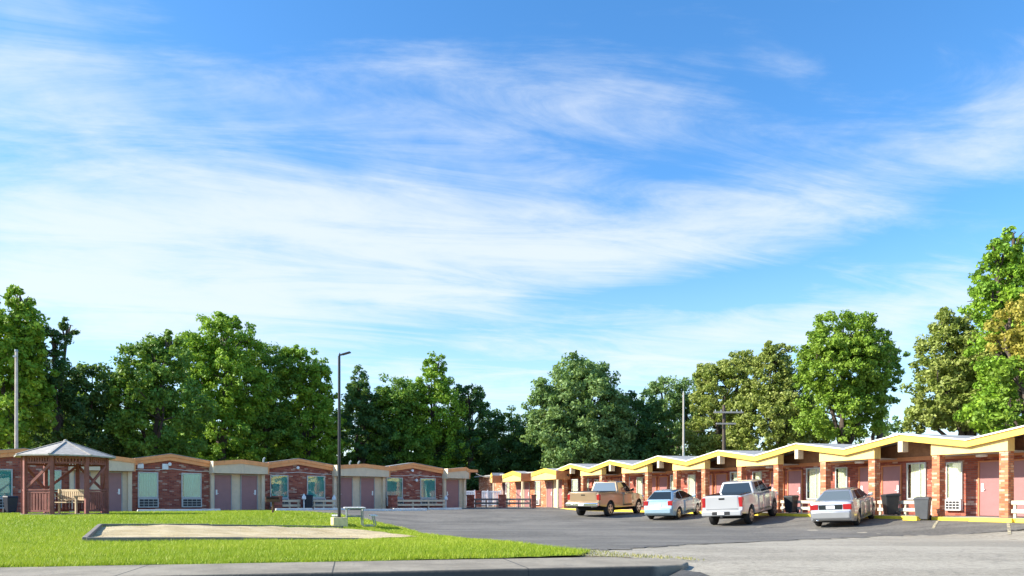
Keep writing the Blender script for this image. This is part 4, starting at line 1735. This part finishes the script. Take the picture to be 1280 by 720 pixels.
# white crew pickup
make_car('pickup_truck', 'white extended cab pickup with dark rear window parked next to the silver sedan', 'pickup truck', dict(
    PICK, tall=1.05, L=5.9, W=2.0, paint='paint_white', wheel_r=.405, wheels=(1.25, 4.95), tyre_w=.27,
    top=[(0, .74), (.10, .76), (.13, 1.33), (.18, 1.37), (2.0, 1.37), (2.15, 1.30), (4.3, 1.25), (4.5, 1.27), (5.2, 1.22), (5.6, 1.16), (5.8, .95), (5.9, .72)],
    rocker=[(0, .62), (.2, .58), (.7, .52), (2.0, .44), (5.2, .42), (5.8, .42), (5.9, .50)],
    plan=[(0, .93), (.2, .96), (.6, .98), (1.0, 1.0), (5.0, 1), (5.6, .93), (5.9, .80)],
    cab=dict(y=(2.12, 4.75, 2.30, 3.80), z0=1.26, z1=1.90, wb=1.80, wr=1.42), glass_lo=.16,
    side_glass=[[(2.50, 1.40), (3.10, 1.36), (3.10, 1.80), (2.58, 1.80)], [(3.20, 1.34), (4.30, 1.34), (3.82, 1.80), (3.20, 1.80)]],
    doors=[(2.30, 3.14, .52, 1.26, 2.46), (3.17, 4.28, .52, 1.26, 3.32)], mirror=(4.1, 1.36), mirror_mat='plastic_dark',
    tail=(.78, .955, .86, 1.30, .22), tail_y=.12, head=(.60, .92, .95, 1.15),
    boxes=[('bumper', 'paint_white', (-.93, .93, -.10, .10, .50, .73, .05)), ('bumper_step', 'plastic_dark', (-.42, .42, -.115, .0, .55, .70, .02)), ('license_plate', 'plate_white', (-.16, .16, -.128, -.10, .56, .68, .004)),
           ('tailgate', 'paint_white', (-.76, .76, .098, .16, .80, 1.345, .02)), ('tailgate_handle', 'dark_void', (-.14, .14, .088, .12, 1.20, 1.28, .01)),
           ('tailgate_trim', 'bin_grey', (-.76, .76, .092, .14, .745, .80, .01)), ('tonneau_cover', 'auto_glass', (-.82, .82, .22, 2.05, 1.385, 1.412, .01)),
           ('hitch', 'black_metal', (-.06, .06, -.06, .3, .40, .49, .01)), ('running_board', 'plastic_dark', (-.97, -.86, 2.1, 4.4, .40, .45, .01)), ('running_board', 'plastic_dark', (.86, .97, 2.1, 4.4, .40, .45, .01))],
    spokes=6, spoke_w=.075), (9.69, 34.26), R(35.5), .955)

# gold regular cab pickup
make_car('pickup_truck', 'gold brown regular cab pickup with red tail lamps, farthest from the road', 'pickup truck', dict(
    PICK, glass='clear_auto_glass', L=5.8, W=2.0, paint='paint_gold', wheel_r=.39, wheels=(1.35, 4.85), tyre_w=.26,
    top=[(0, .78), (.10, .80), (.13, 1.28), (.18, 1.32), (2.35, 1.32), (2.5, 1.26), (3.9, 1.22), (4.2, 1.24), (5.0, 1.16), (5.5, 1.06), (5.7, .9), (5.8, .70)],
    rocker=[(0, .66), (.2, .60), (.7, .54), (2.0, .46), (5.2, .44), (5.7, .44), (5.8, .50)],
    plan=[(0, .93), (.2, .96), (.6, .98), (1.0, 1.0), (4.9, 1), (5.5, .92), (5.8, .76)],
    cab=dict(y=(2.45, 4.45, 2.60, 3.50), z0=1.22, z1=1.90, wb=1.78, wr=1.40), glass_lo=.18,
    side_glass=[[(2.95, 1.32), (4.05, 1.30), (3.56, 1.80), (2.99, 1.80)]],
    doors=[(2.80, 4.10, .54, 1.24, 2.98)], mirror=(3.95, 1.32), mirror_mat='plastic_dark', handle='plastic_dark',
    tail=(.80, .965, .88, 1.20, .20), tail_y=.12, head=(.60, .92, .85, 1.05),
    boxes=[('bumper', 'chrome', (-.97, .97, -.12, .08, .56, .76, .05)), ('license_plate', 'plate_white', (-.16, .16, -.14, -.11, .60, .72, .004)),
           ('tailgate', 'paint_gold', (-.78, .78, .098, .16, .81, 1.30, .02)), ('tailgate_handle', 'dark_void', (-.12, .12, .088, .12, 1.13, 1.19, .01)),
           ('bed_liner', 'plastic_dark', (-.80, .80, .22, 2.40, 1.335, 1.352, .01)), ('bed_rail', 'plastic_dark', (-.95, -.86, .2, 2.42, 1.325, 1.355, .01)), ('bed_rail', 'plastic_dark', (.86, .95, .2, 2.42, 1.325, 1.355, .01)),
           ('exhaust', 'galv', (.50, .58, .05, .6, .50, .57, .02)), ('axle', 'black_metal', (-.75, .75, 1.25, 1.45, .34, .46, .03)), ('brake_lamp', 'tail_red', (-.15, .15, 2.55, 2.62, 1.86, 1.90, .01))],
    spokes=5, spoke_w=.09), (3.72, 39.4), R(35), 1.04)
# ------------------------------------------------------------------ trees


def leaf_mesh(name, C, Rr, per, size, cols, seed, parent=None, up=.35, m='leaves', flat=.8):
    """many small leaf blades gathered in clumps. C: clump centres, Rr: clump radii, cols: tint per clump"""
    r = np.random.default_rng(seed)
    C, Rr, cols = np.asarray(C), np.asarray(Rr), np.asarray(cols)
    k = len(C)
    n = k * per
    idx = np.repeat(np.arange(k), per)
    d = r.normal(size=(n, 3))
    d /= np.linalg.norm(d, axis=1)[:, None]
    rad = Rr[idx] * r.random(n) ** .45
    P = C[idx] + d * rad[:, None] * np.array([1, 1, flat])
    nrm = d * .6 + r.normal(size=(n, 3)) * .6 + np.array([0, 0, up])
    nrm /= np.linalg.norm(nrm, axis=1)[:, None]
    t = np.cross(nrm, r.normal(size=(n, 3)))
    t /= np.linalg.norm(t, axis=1)[:, None] + 1e-9
    b = np.cross(nrm, t)
    s = size * (.6 + .8 * r.random(n))[:, None]
    V = np.empty((n, 4, 3))
    V[:, 0] = P - t * s * .55
    V[:, 1] = P + b * s * .34 - nrm * s * .06
    V[:, 2] = P + t * s * .6
    V[:, 3] = P - b * s * .34 - nrm * s * .06
    me = bpy.data.meshes.new(name)
    me.vertices.add(n * 4)
    me.vertices.foreach_set('co', V.ravel())
    me.loops.add(n * 4)
    me.loops.foreach_set('vertex_index', np.arange(n * 4, dtype=np.int32))
    me.polygons.add(n)
    me.polygons.foreach_set('loop_start', np.arange(0, n * 4, 4, dtype=np.int32))
    me.update(calc_edges=True)
    c = cols[idx] * (.78 + .44 * r.random(n))[:, None]
    full = np.ones((n, 4, 4))
    full[:, :, :3] = np.clip(c, 0, 1)[:, None, :]
    a = me.color_attributes.new('tint', 'FLOAT_COLOR', 'CORNER')
    a.data.foreach_set('color', full.ravel())
    me.materials.append(MATS[m])
    o = bpy.data.objects.new(name, me)
    COL.objects.link(o)
    if parent is not None:
        o.parent = parent
    return o


PAL = {
    'bright': ((0.165, 0.323, 0.027), (0.305, 0.476, 0.037)),
    'mid': ((0.098, 0.220, 0.032), (0.195, 0.342, 0.037)),
    'dark': ((0.049, 0.128, 0.041), (0.104, 0.207, 0.044)),
    'silver': ((.125, .235, .065), (.270, .390, .135)),
    'olive': ((0.220, 0.281, 0.051), (0.390, 0.433, 0.110)),
    'lime': ((.175, .305, .026), (.285, .415, .048)),
    'gold': ((.34, .31, .05), (.50, .42, .08)),
}


def tree(label, blobs, Y, pal, seed, trunk_px=None, dens=1.0, leaf=.25, clump=.64, per=72, airy=0.0, name='broadleaf_tree', low=None, group='trees behind the motel'):
    """blobs: (px, py, half width px, half height px) lobes of the crown in the photograph, built at their own depth around Y"""
    r = np.random.default_rng(seed)
    k = Y / F
    cx = (sum(b[0] * b[2] for b in blobs) / sum(b[2] for b in blobs)) if trunk_px is None else trunk_px
    X0 = (cx - HX) * k
    z0 = float(gz(X0, Y)) - .05
    t = thing(name, label, 'tree', (X0, Y, z0), 0, group)
    C, Rr, cols = [], [], []
    lo, hi = np.array(PAL[pal][0]), np.array(PAL[pal][1])
    lobes = []
    for (px, py, hw, hh) in blobs:
        dy = r.uniform(-.8, .8)
        c = np.array([(px - HX) * k - X0, dy, CH + (HY - py) * k - z0])
        a, bz = hw * k, hh * k
        ay = min(max(a, 1.2), 5.5) * .9
        lobes.append((c, a, ay, bz))
        area = a * bz + a * ay + ay * bz
        m = max(7, int(area * 1.9 * dens / clump ** 2))
        d = r.normal(size=(m, 3))
        d /= np.linalg.norm(d, axis=1)[:, None]
        rr = r.random(m) ** .33
        rr = .30 + .70 * rr
        rr = np.where(r.random(m) < .10, rr * 1.16, rr)
        bumpy = 1 + .16 * np.sin(d[:, 0] * 5 + seed) * np.sin(d[:, 2] * 6 + seed * 2) + r.normal(size=m) * .07
        p = c + d * np.array([a, ay, bz]) * (rr * bumpy)[:, None] * .96
        C.append(p)
        Rr.append(clump * (.55 + .65 * r.random(m)) * min(1.0, .45 + .2 * min(a, bz)))
        u = np.clip(r.random(m) * .9 + .1 * r.normal(size=m), 0, 1)[:, None]
        cols.append(lo * (1 - u) + hi * u)
    C, Rr, cols = np.concatenate(C), np.concatenate(Rr), np.concatenate(cols)
    keep = C[:, 2] > .3
    C, Rr, cols = C[keep], Rr[keep], cols[keep]
    if airy:
        keep = r.random(len(C)) > airy
        C, Rr, cols = C[keep], Rr[keep], cols[keep]
    leaf_mesh('crown', C, Rr, per, leaf, cols, seed + 1, t)
    # trunk and limbs reaching into every lobe
    tr = MB()
    H = max(c[2] for c, _, _, _ in lobes)
    base = .018 * H + .12
    mid = np.mean([c for c, _, _, _ in lobes], axis=0)
    fork = np.array([mid[0] * .25, 0, H * .30])
    tr.tube([(0, 0, -.1), (0, 0, .25), tuple(fork * .55 + np.array([.1, 0, 0])), tuple(fork)], [base * 1.5, base * 1.1, base, base * .85], 9)
    for c, a, ay, bz in lobes:
        tip = c + np.array([0, 0, bz * .55])
        m1 = fork * .6 + c * .4 + r.normal(size=3) * .25
        tr.tube([tuple(fork), tuple(m1), tuple(c), tuple(tip)], [base * .6, base * .42, base * .25, .03], 6)
        for _ in range(4):
            d = r.normal(size=3)
            d[2] = abs(d[2]) * .6
            d /= np.linalg.norm(d)
            q = c + d * np.array([a, ay, bz]) * .85
            tr.tube([tuple(c * .8 + m1 * .2), tuple((c + q) / 2 + r.normal(size=3) * .15), tuple(q)], [base * .22, base * .13, .02], 5)
    tr.build('trunk', 'bark', t, 0, 60)
    return t


T = tree
# behind the shaded wing, left to right
T('tall bright green tree at the left edge behind the pale pole', [(12, 400, 34, 38), (30, 378, 12, 16), (2, 440, 55, 60), (38, 425, 20, 32), (10, 510, 60, 70)], 54, 'bright', 101)
T('slender dark tree with a leaning feathery top right of the pale pole', [(72, 428, 14, 18), (82, 408, 9, 11), (62, 470, 36, 34), (70, 530, 50, 55)], 57, 'dark', 102, None, .9, .22, .6)
T('low dark tree between the feathery tree and the round green crowns', [(118, 490, 38, 36), (112, 545, 50, 50)], 60, 'dark', 103)
T('mid green tree behind the first brick gable right of the gazebo', [(190, 452, 44, 34), (204, 424, 16, 14), (165, 490, 42, 40), (205, 520, 60, 65)], 60, 'mid', 104)
T('tallest bright crown with a pointed tip, left of the lamp post', [(282, 425, 42, 34), (283, 403, 16, 14), (250, 455, 40, 36), (290, 480, 52, 50), (280, 545, 56, 56)], 72, 'bright', 105)
T('rounded mid green tree between the pointed crown and the lamp post', [(335, 465, 34, 34), (325, 500, 40, 40), (335, 550, 46, 46)], 76, 'mid', 106)
T('bright leafy tree close left of the lamp post', [(374, 458, 34, 26), (380, 490, 36, 40), (400, 500, 20, 26), (385, 545, 48, 50)], 78, 'bright', 107)
T('narrow dark tree just right of the lamp post', [(447, 482, 14, 22), (452, 505, 24, 28), (450, 550, 44, 50)], 82, 'dark', 108)
T('broad green tree behind the door bay right of the picnic table', [(500, 500, 34, 30), (490, 525, 42, 40), (500, 560, 50, 46)], 84, 'mid', 109)
T('upright green tree with a separate knob on top', [(543, 458, 17, 15), (540, 485, 26, 20), (545, 520, 40, 40), (540, 565, 48, 44)], 86, 'bright', 110)
T('dark open crowned tree left of the gap between the wings', [(586, 498, 26, 18), (590, 525, 28, 26), (585, 570, 42, 44)], 88, 'dark', 111, None, .85)
T('low dark round tree above the white fence', [(636, 548, 46, 34), (630, 585, 50, 36), (665, 570, 34, 44)], 92, 'dark', 112)
T('large round silvery green tree behind the sunny wing', [(725, 500, 54, 52), (735, 470, 34, 22), (700, 520, 34, 44), (755, 520, 32, 46), (722, 560, 55, 40), (680, 520, 22, 36), (770, 550, 30, 40)], 82, 'silver', 113, None, 1.1, .30, .8)
T('dark tree tucked right of the large round tree', [(795, 530, 32, 44), (790, 575, 44, 36), (815, 545, 28, 40)], 84, 'dark', 114)
T('pale thin tree with bare twigs left of the thin pole', [(832, 500, 32, 28), (826, 480, 14, 10), (838, 540, 44, 48), (862, 505, 26, 36)], 90, 'silver', 115, None, .9, .25, .7, 70, .10)
T('olive green tree behind the pole with two crossarms', [(905, 490, 38, 40), (890, 470, 22, 18), (925, 455, 24, 18), (900, 540, 46, 46)], 86, 'olive', 116, None, 1.1, .26)
T('olive tree filling between the crossarm pole and the bright crown', [(965, 475, 34, 36), (968, 442, 20, 14), (960, 530, 52, 52), (995, 490, 30, 40), (1000, 540, 36, 40)], 82, 'olive', 117, None, 1.1, .26)
T('tall bright green tree behind the roof, in the middle of the sunny wing', [(1058, 420, 44, 32), (1050, 460, 52, 44), (1085, 455, 36, 36), (1022, 450, 24, 30), (1055, 515, 56, 46)], 70, 'lime', 118, None, 1.05)
T('feathery green tree leaning right of the tall bright tree', [(1118, 440, 16, 16), (1108, 470, 22, 24), (1100, 500, 14, 16)], 73, 'mid', 119, 1090, .8, .24, .6, 60, .1)
T('small thin distant tree in the sky gap above the roof', [(1112, 530, 24, 14), (1098, 548, 20, 12)], 95, 'silver', 120, None, .6, .34, .7, 40, .3)
T('wide dense tree with a dark trunk above the right roof', [(1185, 450, 40, 50), (1165, 490, 32, 44), (1215, 470, 44, 50), (1190, 405, 24, 26), (1200, 515, 60, 26), (1158, 520, 24, 26), (1235, 500, 40, 50), (1226, 440, 30, 46)], 58, 'olive', 121, 1213, 1.05, .23)
T('tallest light green tree at the right edge of the photo', [(1258, 340, 34, 40), (1248, 315, 20, 20), (1268, 300, 14, 18), (1235, 380, 34, 36), (1285, 370, 40, 60), (1265, 440, 52, 50), (1260, 510, 50, 40)], 52, 'bright', 122, 1262, 1.05, .23)
T('golden leaved tree cut by the right edge', [(1266, 405, 26, 32), (1292, 420, 36, 54), (1254, 428, 16, 16), (1272, 440, 20, 20)], 42, 'gold', 123, 1300, 1.0, .22, .65)
T('low bright green tree rising behind the roof at the far right', [(1268, 512, 34, 22), (1290, 500, 40, 40), (1276, 472, 26, 26)], 41, 'lime', 124, 1295, 1.0, .22, .65)

# the wood behind: too dense to count
r = np.random.default_rng(77)
C, Rr, cols = [], [], []
lo, hi = np.array(PAL['dark'][0]), np.array(PAL['mid'][1])
path = [(-62, 52), (-44, 66), (-26, 82), (-8, 96), (6, 101), (24, 104), (44, 96), (60, 80)]
tops = [(-62, 10), (-40, 10.5), (-22, 9.5), (-6, 9), (6, 10), (24, 10), (38, 8), (44, 5.0), (60, 5)]
for (a, b) in zip(path[:-1], path[1:]):
    n = int(math.dist(a, b) * 34)
    for _ in range(n):
        u = r.random()
        x, y = a[0] + (b[0] - a[0]) * u, a[1] + (b[1] - a[1]) * u
        h = np.interp(x, [q[0] for q in tops], [q[1] for q in tops])
        z = r.random() * h * (.8 + .25 * math.sin(x * .7) + .1 * math.sin(x * 2.1))
        C.append((x + r.normal() * 1.0, y + r.normal() * 2.0, max(.2, z)))
        Rr.append(.9 + .6 * r.random())
        q = r.random()
        cols.append(lo * (1 - q) + hi * q)
wd = leaf_mesh('woodland', C, Rr, 34, .55, cols, 5)
tag(wd, 'dark woodland thicket filling the ground behind both wings', 'woodland', None, 'stuff')
